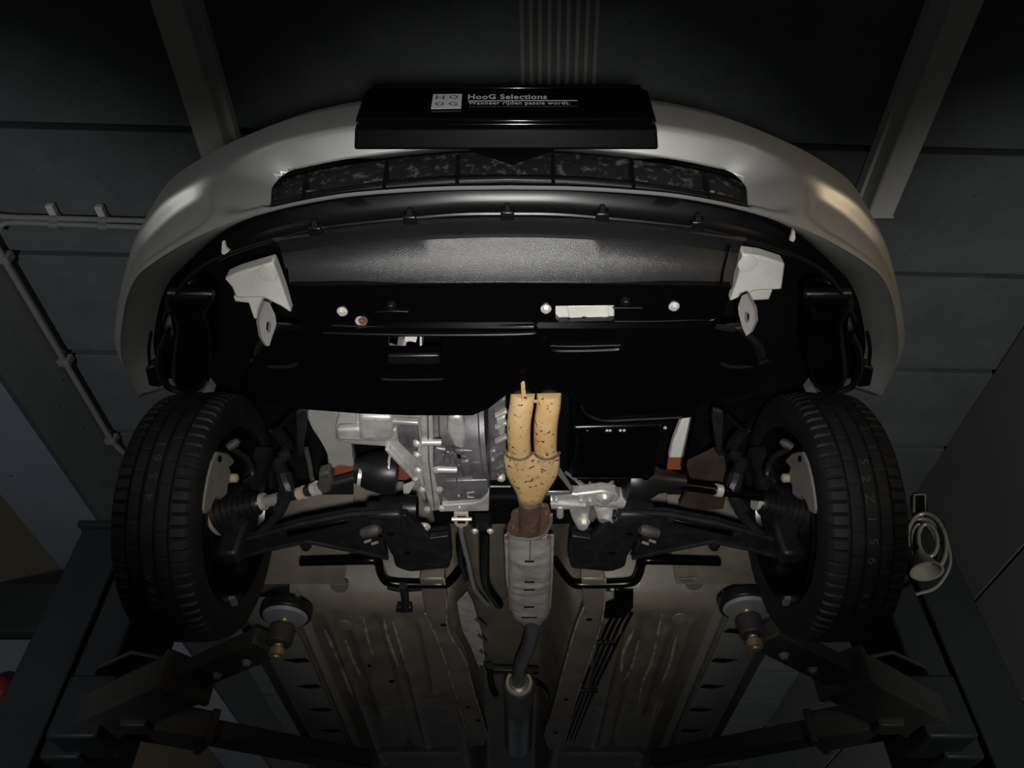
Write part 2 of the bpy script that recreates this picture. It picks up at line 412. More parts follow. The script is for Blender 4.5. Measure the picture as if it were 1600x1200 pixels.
def lift(s):
    side = 'left' if s < 0 else 'right'
    t = thing('lift_column', (s * 1.6, 2.7, FLOOR), f'dark grey two-post lift column with swing arms on the {side}, beside the {side} tyre', 'car lift', 'columns of the car lift')

    def bx(x0, x1, y0, y1, z0, z1):
        a, b = sorted((s * x0, s * x1)); return MB().box((a, y0, z0), (b, y1, z1))
    ztop = 1.71
    bx(1.56, 1.75, 2.57, 2.60, FLOOR, ztop).build('front_flange', 'lift_paint', t, bevel=0.006)
    bx(1.72, 1.75, 2.60, 2.90, FLOOR, ztop).build('web', 'lift_paint', t, bevel=0.006)
    bx(1.56, 1.75, 2.90, 2.93, FLOOR, ztop).build('rear_flange', 'lift_paint', t, bevel=0.006)
    bx(1.55, 1.77, 2.55, 2.95, ztop, ztop + 0.025).build('top_plate', 'lift_paint', t, bevel=0.004)
    bx(1.45, 1.80, 2.45, 3.05, FLOOR, FLOOR + 0.02).build('base_plate', 'lift_paint', t, bevel=0.004)
    bx(1.40, 1.53, 2.55, 2.95, 0.82, 1.5).build('carriage', 'lift_paint', t, bevel=0.01)
    bx(1.30, 1.46, 2.42, 2.62, 0.84, 1.04).build('arm_bracket', 'lift_paint', t, bevel=0.01)
    # front swing arm: outer box, inner box, pad on a screw
    pad = W(445, 966, 0.98) if s < 0 else W(1166, 952, 0.98)
    root = V((s * 1.38, 2.52, ARMZ)); d = (V((pad.x, pad.y, ARMZ)) - root)
    a = MB().bar(root, root + d * 0.55, 0.16, 0.10).build('swing_arm', 'lift_arm', t, bevel=0.008)
    MB().bar(root + d * 0.5, root + d * 0.95, 0.10, 0.05).build('inner_arm', 'lift_arm', t, bevel=0.006)
    MB().bar(root + d * 0.535, root + d * 0.56, 0.175, 0.115).build('arm_collar', 'lift_arm', t, bevel=0.004)
    bolt(root + d * 0.03 + V((0, 0, -0.05)), 0.03, (0, 0, -1), 'lift_arm', a, 'pivot_pin')
    pc = V((pad.x, pad.y, ARMZ))
    MB().lathe(pc, (0, 0, 1), [(-0.026, 0.034), (0.026, 0.034)], 24).build('pad_socket', 'lift_arm', t, bevel=0.004)
    MB().lathe(pc, (0, 0, 1), [(0.046, 0.03), (0.048, 0.056), (0.054, 0.062), (0.06, 0.062)], 32).build('pad_plate', 'pad_metal', t)
    MB().lathe(pc, (0, 0, 1), [(0.056, 0.062), (0.056, 0.071), (0.084, 0.071), (0.084, 0.055), (0.074, 0.05)], 32).build('rubber_pad', 'rubber_black', t, bevel=0.003)
    MB().lathe(pc + V((0, 0, -0.065)), (0, 0, 1), [(0.004 * k, 0.014 if k % 2 else 0.0115) for k in range(29)], 18).build('pad_screw', 'thread_brass', t)
    MB().lathe(pc + V((0, 0, -0.058)), (0, 0, 1), [(0, 0.010), (0, 0.021), (0.018, 0.022), (0.022, 0.010)], 18).build('screw_nut', 'thread_brass', t)
    for q in (0.72, 0.86):
        bolt(root + d * q + V((0, 0, -0.035)), 0.010, (0, 0, -1), 'pad_metal', t, 'bolt')
    # rear swing arm
    r2 = V((s * 1.38, 2.66, 1.0)); e2 = V((s * 0.62, 3.16, 1.01)); d2 = e2 - r2
    MB().bar(r2, r2 + d2 * 0.34, 0.15, 0.10).build('swing_arm', 'lift_arm', t, bevel=0.008)
    MB().bar(r2 + d2 * 0.3, r2 + d2 * 1.05, 0.105, 0.065).build('inner_arm', 'lift_arm', t, bevel=0.006)
    MB().bar(r2 + d2 * 0.33, r2 + d2 * 0.36, 0.165, 0.115).build('arm_collar', 'lift_arm', t, bevel=0.004)
    # wire guard over the arm root
    y0 = 2.35
    g = [V((s * 1.42, 2.50, 1.10)), V((s * 1.22, 2.30, 1.06)), V((s * 1.05, 2.28, 1.02)), V((s * 1.2, 2.46, 1.0)), V((s * 1.4, 2.55, 0.98))]
    MB().tube(g, 0.006, 8).build('foot_guard_rod', 'lift_arm', t)
    bx(1.14, 1.22, 2.38, 2.46, 0.86, 0.99).build('arm_lock', 'lift_arm', t, bevel=0.006)
    return t


lift(-1); lift(1)
# hose with funnel hung on the right column
hc = WY(1448, 846, 2.45)
t = thing('hose_hanger', (hc.x, 2.5, hc.z - 0.2), 'coiled pale hose and funnel hung on the right lift column beside the tyre', 'hose')
u = V((0.30, 0.0, 0.95)).normalized(); w = V((0.85, -0.45, -0.27)).normalized()
for rr, dy, sq in ((0.135, 0, 0.48), (0.122, 0.02, 0.52), (0.112, 0.035, 0.40), (0.075, -0.01, 0.42)):
    ring = [hc + V((0, dy, 0)) + u * rr * math.cos(a * math.pi / 16) + w * rr * sq * math.sin(a * math.pi / 16) for a in range(32)]
    MB().tube(ring + [ring[0]], 0.0075, 10).build('hose_loop', 'hose_clear', t)
MB().tube(cr([hc + u * 0.02 + w * 0.066, hc - u * 0.10 + w * 0.07, hc - u * 0.2 + w * 0.02, hc - u * 0.235 - w * 0.05], 5), 0.006, 8).build('hose_tail', 'hose_clear', t)
fc = WY(1436, 862, 2.42)
MB().lathe(fc, (-0.1, -0.1, -1), [(0, 0.014), (0.02, 0.02), (0.06, 0.042), (0.09, 0.058), (0.088, 0.05), (0.05, 0.03)], 24).build('funnel', 'hose_clear', t)
MB().tube([WY(1428, 800, 2.47), WY(1428, 773, 2.47), WY(1446, 773, 2.47), WY(1445, 800, 2.47), WY(1440, 808, 2.47)], 0.005, 8).build('hook', 'hose_clear', t)
MB().bar(WY(1434, 775, 2.5), WY(1438, 806, 2.5), 0.05, 0.04, (0, 1, 0)).build('bracket', 'black_matt', t, bevel=0.004)
MB().bar(WY(1462, 848, 2.44), WY(1476, 850, 2.44), 0.006, 0.006).build('cable_tie', 'black_matt', t)
# small red bell by the door, only its edge in the frame
rc = WY(-9, 1078, 3.55)
t = thing('alarm_bell', (rc.x, 3.6, rc.z - 0.08), 'small red round bell at the left edge in front of the pale door', 'bell')
MB().lathe(rc, (0, 1, 0), [(-0.035, 0.004), (-0.034, 0.03), (-0.026, 0.055), (-0.012, 0.07), (0.012, 0.076), (0.014, 0.07)], 36).build('gong', 'red_paint', t)
MB().lathe(rc, (0, 1, 0), [(-0.042, 0.008), (-0.034, 0.011)], 12).build('centre_nut', 'bare_steel', t)
MB().box((rc.x - 0.03, 3.56, rc.z - 0.03), (rc.x + 0.03, 3.632, rc.z + 0.03)).build('mount', 'lift_paint', t, bevel=0.004)

# ================================================================== THE CAR
car = thing('car', (0, 2.4, 0.76), 'silver hatchback raised on the lift, seen from below its front bumper', 'car')

# ---- bumper skin
Dl = pz([(796, 293, 1.05), (680, 295, 1.05), (560, 303, 1.052), (490, 313, 1.055), (430, 326, 1.058), (367, 345, 1.062), (300, 374, 1.068), (240, 410, 1.075), (209, 440, 1.08), (193, 490, 1.09), (190, 560, 1.10), (217, 622, 1.108)])
Bl = pz([(796, 140, 1.33), (680, 148, 1.328), (549, 166, 1.322), (490, 177, 1.316), (437, 191, 1.31), (360, 223, 1.30), (315, 247, 1.29), (266, 281, 1.275), (238, 322, 1.255), (222, 356, 1.24), (206, 413, 1.22), (193, 470, 1.205), (188, 520, 1.20)]) + [V((-0.845, 1.17, 1.21))]
NC = 90
Dl, Bl = resample(cr(Dl, 8), NC), resample(cr(Bl, 8), NC)
D = list(reversed(Dl)) + [mx(p) for p in Dl[1:]]
B = list(reversed(Bl)) + [mx(p) for p in Bl[1:]]
for k in range(len(D)):
    pass
n = len(D)


def outw(row, i):
    t_ = row[min(i + 1, n - 1)] - row[max(i - 1, 0)]
    o = V((-t_.y, t_.x, 0)); o.normalize()
    return -o if o.dot(V((row[i].x, row[i].y - 1.2, 0))) < 0 else o


def rr_sdf(px, py, x0, x1, y0, y1, r):
    qx = abs(px - (x0 + x1) / 2) - (x1 - x0) / 2 + r; qy = abs(py - (y0 + y1) / 2) - (y1 - y0) / 2 + r
    return math.hypot(max(qx, 0), max(qy, 0)) + min(max(qx, qy), 0) - r


NV = 64; rows = []; keep = []
base = []
for j in range(NV + 1):
    v = j / NV; row = []
    for i in range(n):
        o = outw(D, i); p = D[i].lerp(B[i], v) + o * 0.012 * math.sin(math.pi * v)
        row.append(p)
    base.append(row)
# intake mouth measured across the skin: hx = half width in metres, v from lip to crest
HX, VM0, VM1 = 0.418, 0.016, 0.585
ww = 0.285                                   # skin height in metres, turns v into metres


def mouth(i, v, grow=0.0):
    x = base[0][i].x - X0
    return rr_sdf(x, v * ww, -HX - grow, HX + grow, VM0 * ww - (0.003 if grow else 0), VM1 * ww + grow * 0.42, 0.042 + grow * 0.3)


sd = [[mouth(i, j / NV) for i in range(n)] for j in range(NV + 1)]
depth = []
for j in range(NV + 1):
    v = j / NV; row = []
    for i in range(n):
        g = mouth(i, v, 0.058); si = sd[j][i]
        dep = 0.0 if g >= 0 else 0.046 * (1 - max(-0.2, min(1, si / max(1e-4, si - g))))     # funnel into the mouth
        dep *= smooth(VM0 * ww + 0.010, VM0 * ww + 0.04, v * ww)
        xx = abs(base[0][i].x - X0)
        f = rr_sdf(xx, v * ww, 0.500, 0.90, 0.022, 0.180, 0.05)     # fog lamp hollow, fading out to the corner
        dep += smooth(0.006, -0.040, f) * 0.020 * smooth(0.80, 0.60, xx)
        row.append(dep)
    depth.append(row)
for _ in range(3):                                                  # round the creases a little
    depth = [[(depth[j][i] * 4 + depth[max(j - 1, 0)][i] + depth[min(j + 1, NV)][i] + depth[j][max(i - 1, 0)] + depth[j][min(i + 1, n - 1)]) / 8 if 2 < j < NV - 1 else depth[j][i] for i in range(n)] for j in range(NV + 1)]
for j in range(NV + 1):
    rows.append([base[j][i] - outw(D, i) * depth[j][i] for i in range(n)])
A1 = [B[i] - outw(D, i) * 0.035 + V((0, 0, 0.10)) for i in range(n)]
A2 = [B[i] - outw(D, i) * 0.10 + V((0, 0, 0.24)) for i in range(n)]
A3 = [B[i] - outw(D, i) * 0.22 + V((0, 0, 0.33)) for i in range(n)]
allrows = rows + [A1, A2, A3]
b = MB(); vs = [p for r in allrows for p in r]; fs = []
cut = {}


def cutv(a, b_):
    k = (min(a, b_), max(a, b_))
    if k not in cut:
        sa, sb = sd[k[0] // n][k[0] % n], sd[k[1] // n][k[1] % n]
        cut[k] = len(vs); vs.append(vs[k[0]].lerp(vs[k[1]], sa / (sa - sb)))
    return cut[k]


for j in range(len(allrows) - 1):
    for i in range(n - 1):
        a = j * n + i; q = (a, a + 1, a + 1 + n, a + n)
        if j >= NV:
            fs.append(q); continue
        sv = [sd[x // n][x % n] for x in q]
        if min(sv) >= 0:
            fs.append(q)
        elif max(sv) > 0:                                            # the mouth's outline crosses this patch
            po = []
            for k in range(4):
                a_, b_ = q[k], q[(k + 1) % 4]
                if sv[k] >= 0:
                    po.append(a_)
                if (sv[k] >= 0) != (sv[(k + 1) % 4] >= 0):
                    po.append(cutv(a_, b_))
            if len(po) > 2:
                fs.append(tuple(po))
# the lip turned under, wide at the corners
E1, E2 = [], []
for i in range(n):
    f = smooth(0.40, 0.70, abs(D[i].x - X0)); o = outw(D, i)
    E1.append(D[i] - o * (0.004 + 0.004 * f) + V((0, 0, 0.001 + 0.008 * f)))
    E2.append(D[i] - o * (0.006 + 0.046 * f) + V((0, 0, 0.006 + 0.028 * f)))
off = len(vs); vs += E1 + E2
for i in range(n - 1):
    fs.append((i + 1, i, off + i, off + i + 1)); fs.append((off + i + 1, off + i, off + n + i, off + n + i + 1))
b.add(vs, fs); bump_o = b.build('front_bumper', 'silver_paint', car, angle=85)
sol = bump_o.modifiers.new('thick', 'SOLIDIFY'); sol.thickness = 0.003; sol.offset = -1

# ---- dusty grille behind the mouth
g1, g2, g3 = [], [], []
idx = [i for i in range(n) if abs(D[i].x - X0) < 0.435]
for i in idx:
    o = outw(D, i)
    g1.append(base[int(NV * 0.62)][i] - o * 0.060)
    g2.append(base[int(NV * 0.46)][i] - o * 0.056)
    g3.append(base[int(NV * 0.37)][i] - o * 0.058)
gr = MB().grid([g1, g2, g3]).build('grille_upper', 'dusty_grille', car); lab(gr, 'dusty black upper grille panel')
lowbar = MB().tube([base[int(NV * 0.27)][i] - outw(D, i) * 0.048 for i in idx if abs(D[i].x - X0) < 0.416], 0.0095, 12, 1.0).build('grille_bar', 'black_trim', car)
g4 = [base[int(NV * 0.21)][i] - outw(D, i) * 0.034 for i in idx]; g5 = [base[7][i] - outw(D, i) * 0.014 for i in idx]
MB().grid([g4, g5]).build('grille_lower', 'dusty_grille', car)
for px in (478, 600, 720, 858, 982, 1105):
    i = min(range(n), key=lambda k: abs(proj(rows[int(NV * 0.3)][k])[0] - px))
    o = outw(D, i)
    MB().bar(base[int(NV * 0.47)][i] - o * 0.050, base[int(NV * 0.2)][i] - o * 0.044, 0.006, 0.022, (0, 1, 0)).build('grille_fin', 'black_trim', car)
for px in (500, 590, 1090, 985):
    i = min(range(n), key=lambda k: abs(proj(rows[int(NV * 0.3)][k])[0] - px)); o = outw(D, i)
    p = base[int(NV * 0.345)][i] - o * 0.060
    MB().bar(p - V((0.03, 0, 0)), p + V((0.03, 0, 0)), 0.012, 0.006, (0, 0, 1)).build('grille_gap_strip', 'bare_steel', car, bevel=0.002)

# ---- plate holder with the dealer's insert
PY = 0.576
c0, c1 = WY(553, 188, PY), WY(1028, 188, PY)
zt = WY(800, 133, PY).z; zb = c0.z
ph = MB().prism([V((c0.x + 0.012, PY + 0.012, zb - 0.002)), V((c1.x - 0.012, PY + 0.012, zb - 0.002)), V((c1.x, PY + 0.012, zb + 0.012)), V((c1.x, PY + 0.012, zt - 0.012)), V((c1.x - 0.012, PY + 0.012, zt)), V((c0.x + 0.012, PY + 0.012, zt)), V((c0.x, PY + 0.012, zt - 0.012)), V((c0.x, PY + 0.012, zb + 0.012))], (0, -0.008, 0)).build('plate_holder', 'plate_black', car, bevel=0.003)
lab(ph, 'black number plate holder with dealer insert')
MB().box((c0.x + 0.006, PY - 0.004, zb - 0.004), (c1.x - 0.006, PY + 0.006, zb + 0.018)).build('lower_rim', 'plate_black', ph, bevel=0.004)
MB().box((c0.x + 0.012, PY - 0.002, zt - 0.012), (c1.x - 0.012, PY + 0.004, zt)).build('upper_rim', 'plate_black', ph, bevel=0.003)
# the beam under it
cb0, cb1 = WY(553, 234, 0.622), WY(1029, 234, 0.622)
hb = MB().add([V((c0.x, PY + 0.012, zb - 0.003)), V((c1.x, PY + 0.012, zb - 0.003)), V((cb1.x, 0.622, cb1.z)), V((cb0.x, 0.622, cb0.z)), V((c0.x, PY + 0.012, zt - 0.03)), V((c1.x, PY + 0.012, zt - 0.03)), V((cb1.x, 0.66, zt - 0.03)), V((cb0.x, 0.66, zt - 0.03))],
              [(0, 1, 2, 3), (7, 6, 5, 4), (0, 4, 5, 1), (2, 6, 7, 3), (1, 5, 6, 2), (0, 3, 7, 4)]).build('holder_bracket', 'holder_black', car, bevel=0.004)
wv = MB().add([WY(735, 236, 0.63), WY(865, 236, 0.63), WY(800, 258, 0.635), WY(735, 226, 0.68), WY(865, 226, 0.68), WY(800, 248, 0.68)], [(0, 1, 2), (5, 4, 3), (0, 2, 5, 3), (2, 1, 4, 5), (1, 0, 3, 4)]).build('holder_wedge', 'black_matt', car)
# print on the plate
sq = [WY(x, y, PY + 0.002) for x, y in ((677, 148), (722, 147.5), (720.5, 169.5), (673.5, 170.5))]
ls = MB().prism(sq, (0, -0.001, 0)).build('logo_square', 'print_white', ph, smooth=False)


def plate_text(s, x0, x1, yt, yb, m, name, bold, sp=1.0, dy=0.0015, onto=None):
    vs, fs = text_geo(s, bold, sp)
    a0, a1 = min(v.x for v in vs), max(v.x for v in vs); b0, b1 = min(v.y for v in vs), max(v.y for v in vs)
    ya, yb_ = WY(800, yt, PY).z, WY(800, yb, PY).z
    xa, xb = WY(x0, (yt + yb) / 2, PY).x, WY(x1, (yt + yb) / 2, PY).x
    q = [V((xa + (v.x - a0) / (a1 - a0) * (xb - xa), PY - dy, yb_ + (v.y - b0) / (b1 - b0) * (ya - yb_))) for v in vs]
    return MB().add(q, fs).build(name, m, onto or ph, smooth=False)


plate_text('HooG Selections', 731.5, 854.5, 148.5, 156.2, 'print_white', 'lettering', 0.025, 1.08)
plate_text('Wanneer rijden passie wordt.', 731.5, 890.5, 159.2, 166.4, 'print_white', 'lettering', 0.015, 1.08)
l0, l1 = WY(731.5, 157.6, PY - 0.001), WY(902, 157.0, PY - 0.001)
MB().bar(l0, l1, 0.0012, 0.0006, (0, 1, 0)).build('print_rule', 'print_white', ph, smooth=False)
for s_, x, y in (('H', 688, 154), ('O', 709, 153.5), ('O', 687, 164.2), ('G', 708, 163.8)):
    plate_text(s_, x - 6.5, x + 6.5, y - 2.8, y + 2.8, 'print_dark', 'logo_letter', 0.0, 1.0, 0.0022)

# ---- black valance and under-tray
Rl = pz([(796, 334, 1.045), (720, 335, 1.045), (642, 341, 1.046), (560, 349, 1.048), (495, 358, 1.05), (410, 379, 1.054), (345, 402, 1.06), (300, 430, 1.065), (270, 470, 1.075), (250, 520, 1.085), (243, 570, 1.09)])
Rl = resample(cr(Rl, 8), NC); Rr = list(reversed(Rl)) + [mx(p) for p in Rl[1:]]
val = []
for f, dz in ((0, 0.0), (0.06, 0.009), (0.35, 0.022), (0.75, 0.022), (0.97, 0.012), (1.0, 0.0), (1.02, 0.010), (1.10, 0.030)):
    val.append([E2[i].lerp(Rr[i], f) + V((0, 0, dz)) for i in range(n)])
va = MB().grid(val).build('valance', 'black_trim', car, angle=50)
MB().tube([Rr[i] for i in range(14, n - 14)], 0.0042, 8).build('valance_bead', 'black_trim', va)
for px, py in ((495, 352), (642, 335), (793, 328), (940, 330), (1088, 343)):
    p = W(px, py + 6, 1.046)
    c = MB().box((p.x - 0.011, p.y - 0.012, 1.032), (p.x + 0.011, p.y + 0.006, 1.05)).build('clip', 'black_trim', va, bevel=0.003)
    MB().bar(V((p.x, p.y - 0.008, 1.035)), V((p.x, p.y - 0.018, 1.048)), 0.009, 0.006).build('clip_tongue', 'black_trim', c, bevel=0.002)
for pts in ([(347, 379), (351, 379), (353, 388), (358, 393), (350, 398), (346, 396)], [(1239, 360), (1234, 376), (1240, 378), (1243, 373), (1242, 362)]):
    q = flat(pts, 1.055); lab(MB().prism(q, (0, 0, 0.006)).build('torn_clip', 'primer_white', va), 'torn white clip')


def hw(px0, px1, f, z, m=40):
    """a row across the car given by px ends and a function px -> py"""
    return [W(px0 + (px1 - px0) * k / m, f(px0 + (px1 - px0) * k / m), z) for k in range(m + 1)]


q2 = lambda c, e, w=350: (lambda x: c + (e - c) * ((x - 797) / w) ** 2)
tf = MB()
tf.grid([hw(425, 1168, q2(339, 372, 371), 1.050), hw(430, 1163, q2(345, 377, 366), 1.044), hw(436, 1158, q2(352, 384, 361), 1.044), hw(440, 1154, q2(368, 396, 357), 1.046), hw(441, 1153, q2(371, 399, 356), 1.042),
         hw(446, 1148, q2(402, 420, 351), 1.020), hw(449, 1145, q2(434, 444, 348), 0.997), hw(450, 1144, q2(439, 449, 347), 0.991), hw(452, 1142, q2(446, 452, 345), 0.986)])
tf.build('tray_front', 'black_grain', car, angle=30)
tray = MB().prism(flat([(452, 447), (560, 445), (800, 443), (1040, 445), (1142, 447), (1128, 500), (1112, 515), (484, 515), (468, 508)], 0.986), (0, 0, 0.012),
                  holes=[flat([(868, 478), (960, 477), (960, 501), (874, 503), (868, 497)], 0.986)]).build('under_tray', 'black_plastic', car, smooth=False)
lt = MB().prism(flat([(484, 513), (1112, 513), (1150, 520), (1180, 548), (1192, 590), (1180, 612), (1120, 625), (1092, 632), (1080, 652), (1010, 660), (955, 657), (922, 647), (906, 628), (876, 614), (792, 616), (764, 638), (738, 649), (640, 649), (560, 646), (480, 640), (400, 630), (370, 614), (385, 580), (430, 520)], 0.978), (0, 0, 0.016),
                holes=[flat([(607, 526), (690, 526), (690, 551), (607, 551)], 0.978)]).build('under_tray_rear', 'black_plastic', car, smooth=False)
lab(lt, 'glossy black rear section of the under-tray')


def bead(pts, z, r, parent, m='black_plastic', nm='bead'):
    return MB().tube(cr(flat(pts, z), 5), r, 8).build(nm, m, parent)


bead([(520, 508), (600, 511), (700, 512), (800, 511), (838, 510)], 0.984, 0.003, tray)
bead([(505, 520), (640, 523), (760, 523), (832, 521), (839, 516), (836, 510)], 0.977, 0.003, lt)
bead([(590, 586), (600, 592), (640, 593), (690, 592), (698, 588)], 0.974, 0.004, lt)
bead([(590, 586), (604, 572)], 0.976, 0.002, lt)
bead([(852, 530), (856, 540), (864, 547), (900, 548), (960, 546), (970, 543), (976, 537)], 0.974, 0.0045, lt)
bead([(856, 540), (900, 541), (970, 539)], 0.976, 0.0022, lt)
bead([(960, 502), (1020, 502), (1085, 500), (1112, 500), (1124, 492)], 0.985, 0.002, tray)
bead([(1003, 517), (1040, 516), (1080, 513)], 0.984, 0.002, tray)
bead([(586, 488), (610, 486), (638, 487)], 0.984, 0.002, tray)
bead([(958, 481), (1003, 481)], 0.984, 0.002, tray)
bead([(448, 420), (452, 450), (468, 508)], 0.988, 0.002, tray)
bead([(1140, 385), (1128, 430), (1125, 475), (1120, 495), (1108, 503)], 0.99, 0.0025, tray)
lv = MB().prism(flat([(606, 556), (686, 555), (688, 567), (684, 570), (610, 570), (605, 567)], 0.972), (0, 0, 0.014)).build('louvre', 'black_trim', lt, bevel=0.004)
for px, py, r, m in ((535, 486, 0.0065, 'bolt_steel'), (853, 482, 0.0065, 'bolt_steel'), (1053, 478, 0.0065, 'bolt_steel'), (567, 500, 0.006, 'bolt_rusty'), (612, 477, 0.006, 'black_trim'), (977, 471, 0.006, 'black_trim')):
    bolt(W(px, py, 0.986), r, (0, 0, -1), m, tray)
MB().lathe(W(564, 501, 0.986), (0, 0, -1), [(0, 0.010), (0.002, 0.010)], 14).build('washer', 'bolt_steel', tray)
# white bracket seen through the slot
wb = MB().prism(flat([(864, 474), (964, 473), (964, 505), (868, 507)], 1.004), (0, 0, 0.008)).build('slot_bracket', 'primer_white', car)
MB().prism(flat([(886, 478), (950, 477), (952, 496), (944, 502), (925, 499), (912, 495), (900, 502), (890, 503)], 0.997), (0, 0, 0.008)).build('bracket_plate', 'primer_white', wb, bevel=0.002)
for px, py in ((894, 500), (944, 498)):
    bolt(W(px, py, 0.996), 0.0035, (0, 0, -1), 'bare_steel', wb)
# engine bits seen through the square hole
eb = MB().prism(flat([(632, 526), (652, 526), (650, 535), (640, 533), (634, 535)], 1.03), (0, 0, 0.02)).build('engine_bracket', 'primer_white', car)
MB().prism(flat([(656, 523), (659, 523), (659, 552), (656, 552)], 1.025), (0, 0, 0.05)).build('guide_strip', 'primer_white', eb)
MB().prism(flat([(622, 530), (630, 530), (629, 550), (619, 550)], 1.03), (0, 0, 0.02)).build('stay', 'bare_steel', eb)
MB().prism(flat([(628, 540), (634, 541), (633, 550), (626, 550)], 1.028), (0, 0, 0.02)).build('clamp', 'band_tan', eb)
MB().tube(flat([(606, 541), (620, 545), (628, 552)], 1.04), 0.008, 8).build('pipe_stub', 'bare_steel', eb)
MB().tube(flat([(636, 546), (644, 547)], 1.03), 0.004, 8).build('nipple', 'bare_steel', eb)


# ---- per side: rail, tow plate, liner, wheel, suspension
def both(fn):
    fn(-1); fn(1)


def put(mb, s, *a, **k):
    if s > 0:
        mb.mirror()
    return mb.build(*a, **k)


def front_side(s):
    # pale body rail seen in the gap beside the tray
    if s < 0:
        r1 = [(350, 436), (372, 426), (426, 410), (434, 430), (455, 490), (440, 480), (412, 466), (368, 466), (362, 450)]
        r2 = [(364, 464), (412, 464), (424, 474), (412, 502), (396, 498), (388, 474), (367, 472)]
        plate = [(415, 471), (421, 473), (430, 492), (432, 506), (421, 540), (417, 541), (409, 528), (405, 506), (407, 490)]
        slot = [(417, 503), (421, 502), (424, 507), (423, 518), (419, 521), (416, 514)]
    else:
        r1 = [(1160, 397), (1190, 401), (1227, 413), (1222, 453), (1180, 455), (1140, 472), (1152, 440), (1158, 415)]
        r2 = [(1168, 452), (1208, 452), (1202, 469), (1176, 470), (1166, 462)]
        plate = [(1159, 462), (1166, 459), (1178, 482), (1180, 502), (1172, 520), (1166, 525), (1160, 512), (1154, 490), (1153, 480)]
        slot = [(1164, 488), (1168, 487), (1171, 492), (1170, 502), (1166, 506), (1163, 500)]
    rail = MB().prism(flat(r1, 1.10), (0, 0, 0.03)).build('body_rail', 'primer_white', car, bevel=0.004)
    lab(rail, 'pale painted body rail beside the under-tray')
    MB().prism(flat(r2, 1.125), (0, 0, 0.03)).build('rail_flange', 'primer_white', rail, bevel=0.003)
    zf = lambda y: 1.015 - 0.0009 * (y - 460)
    cx = [W(x, y, zf(y)) for x, y in plate]; hl = [W(x, y, zf(y)) for x, y in slot]
    tp = MB().prism(cx, (0.007 * s, 0.002, 0.006), holes=[hl]).build('tie_down_plate', 'bare_steel', car, smooth=False)
    lab(tp, 'bare steel tie-down plate with a slot')
    # pressed dimple of the rail
    c = (418, 428) if s < 0 else (1168, 412)
    MB().lathe(W(*c, 1.099), (0, 0, -1), [(0, 0.018), (0.002, 0.017), (0.003, 0.011)], 20).build('rail_dimple', 'primer_white', rail)
    # black tray ears behind the plates
    ear = MB().prism(pz([(466, 515, .99), (455, 560, .985), (463, 574, .98), (430, 575, .985), (392, 562, 1.0), (398, 540, 1.01), (430, 512, 1.0)]), (0, 0, 0.02))
    put(ear, s, 'tray_ear', 'black_trim', car, bevel=0.008, seg=3)
    put(MB().tube(cr(pz([(392, 563, 0.995), (420, 572, 0.98), (450, 573, 0.975), (466, 568, 0.975)]), 5), 0.004, 8), s, 'ear_bead', 'black_trim', car)
    # brake duct / inner lamp housing
    d = MB(); rings = []
    for y, x0, x1, z, th in ((452, 285, 322, 1.10, .02), (458, 262, 332, 1.075, .05), (470, 256, 334, 1.07, .07), (482, 262, 330, 1.085, .08), (500, 274, 330, 1.095, .09), (530, 272, 334, 1.085, .09), (560, 268, 334, 1.075, .08), (585, 268, 328, 1.065, .07), (600, 276, 322, 1.07, .05), (607, 288, 312, 1.085, .02)):
        a, e = W(x0, y, z), W(x1, y, z); m = (a + e) / 2 + V((0, 0, 0.0)); hx = (e - a) / 2
        rings.append([m + hx * math.cos(k * math.pi / 10) * (1 if abs(math.cos(k * math.pi / 10)) < .95 else .98) + V((0, 0, 1)) * (-0.020 if math.sin(k * math.pi / 10) < 0 else th) * abs(math.sin(k * math.pi / 10)) ** 0.7 for k in range(20)])
    put(d.loft(rings), s, 'fog_lamp_housing', 'black_plastic', car, angle=60)
    put(MB().prism(flat([(258, 458), (330, 458), (334, 464), (328, 482), (318, 470), (262, 470)], 1.068), (0, 0, 0.02)), s, 'housing_flange', 'black_grain', car, bevel=0.005)
    lip = MB().tube(cr(flat([(262, 520), (250, 550), (250, 580), (262, 604), (285, 612)], 1.085), 5), 0.007, 8)
    put(lip, s, 'liner_lip', 'black_trim', car)
    put(MB().prism(flat([(226, 578), (240, 572), (254, 590), (252, 606), (232, 604)], 1.09), (0, 0, 0.03)), s, 'liner_bracket', 'black_trim', car, bevel=0.004)
    put(MB().tube(cr(flat([(236, 520), (232, 545), (234, 570)], 1.09), 4), 0.003, 6), s, 'liner_rib', 'black_trim', car)
    put(MB().prism(flat([(325, 600), (334, 612), (316, 614)], 1.12), (0, 0, 0.02)), s, 'liner_clip', 'bare_steel', car)
    # wheel arch liner and inner black splash panel
    wl = MB(); rows_ = []
    for a in range(16, 205, 9):
        ca, sa = math.cos(R(a)), math.sin(R(a))
        rows_.append([V((x, 1.526 - 0.345 * ca, 1.10 + 0.345 * sa)) for x in (-0.835, -0.70, -0.55, -0.47)])
    put(wl.grid(rows_[:15]), s, 'arch_liner', 'black_matt', car, angle=60)
    put(MB().grid(rows_[14:20]), s, 'wheelhouse', 'floor_pan', car, angle=60)
    put(MB().add([V((-0.47, 1.18, 1.10)), V((-0.47, 1.18, 1.45)), V((-0.83, 1.18, 1.45)), V((-0.83, 1.18, 1.22)), V((-0.70, 1.18, 1.18))], [(0, 1, 2, 3, 4)]), s, 'splash_panel', 'black_matt', car)
    # outer body side over the wheel: fender and door
    fd = MB(); cols = []
    ys = [1.17, 1.18, 1.22, 1.30, 1.42, 1.526, 1.64, 1.76, 1.84, 1.88, 1.90, 2.2, 2.8, 3.4, 4.0, 4.5]
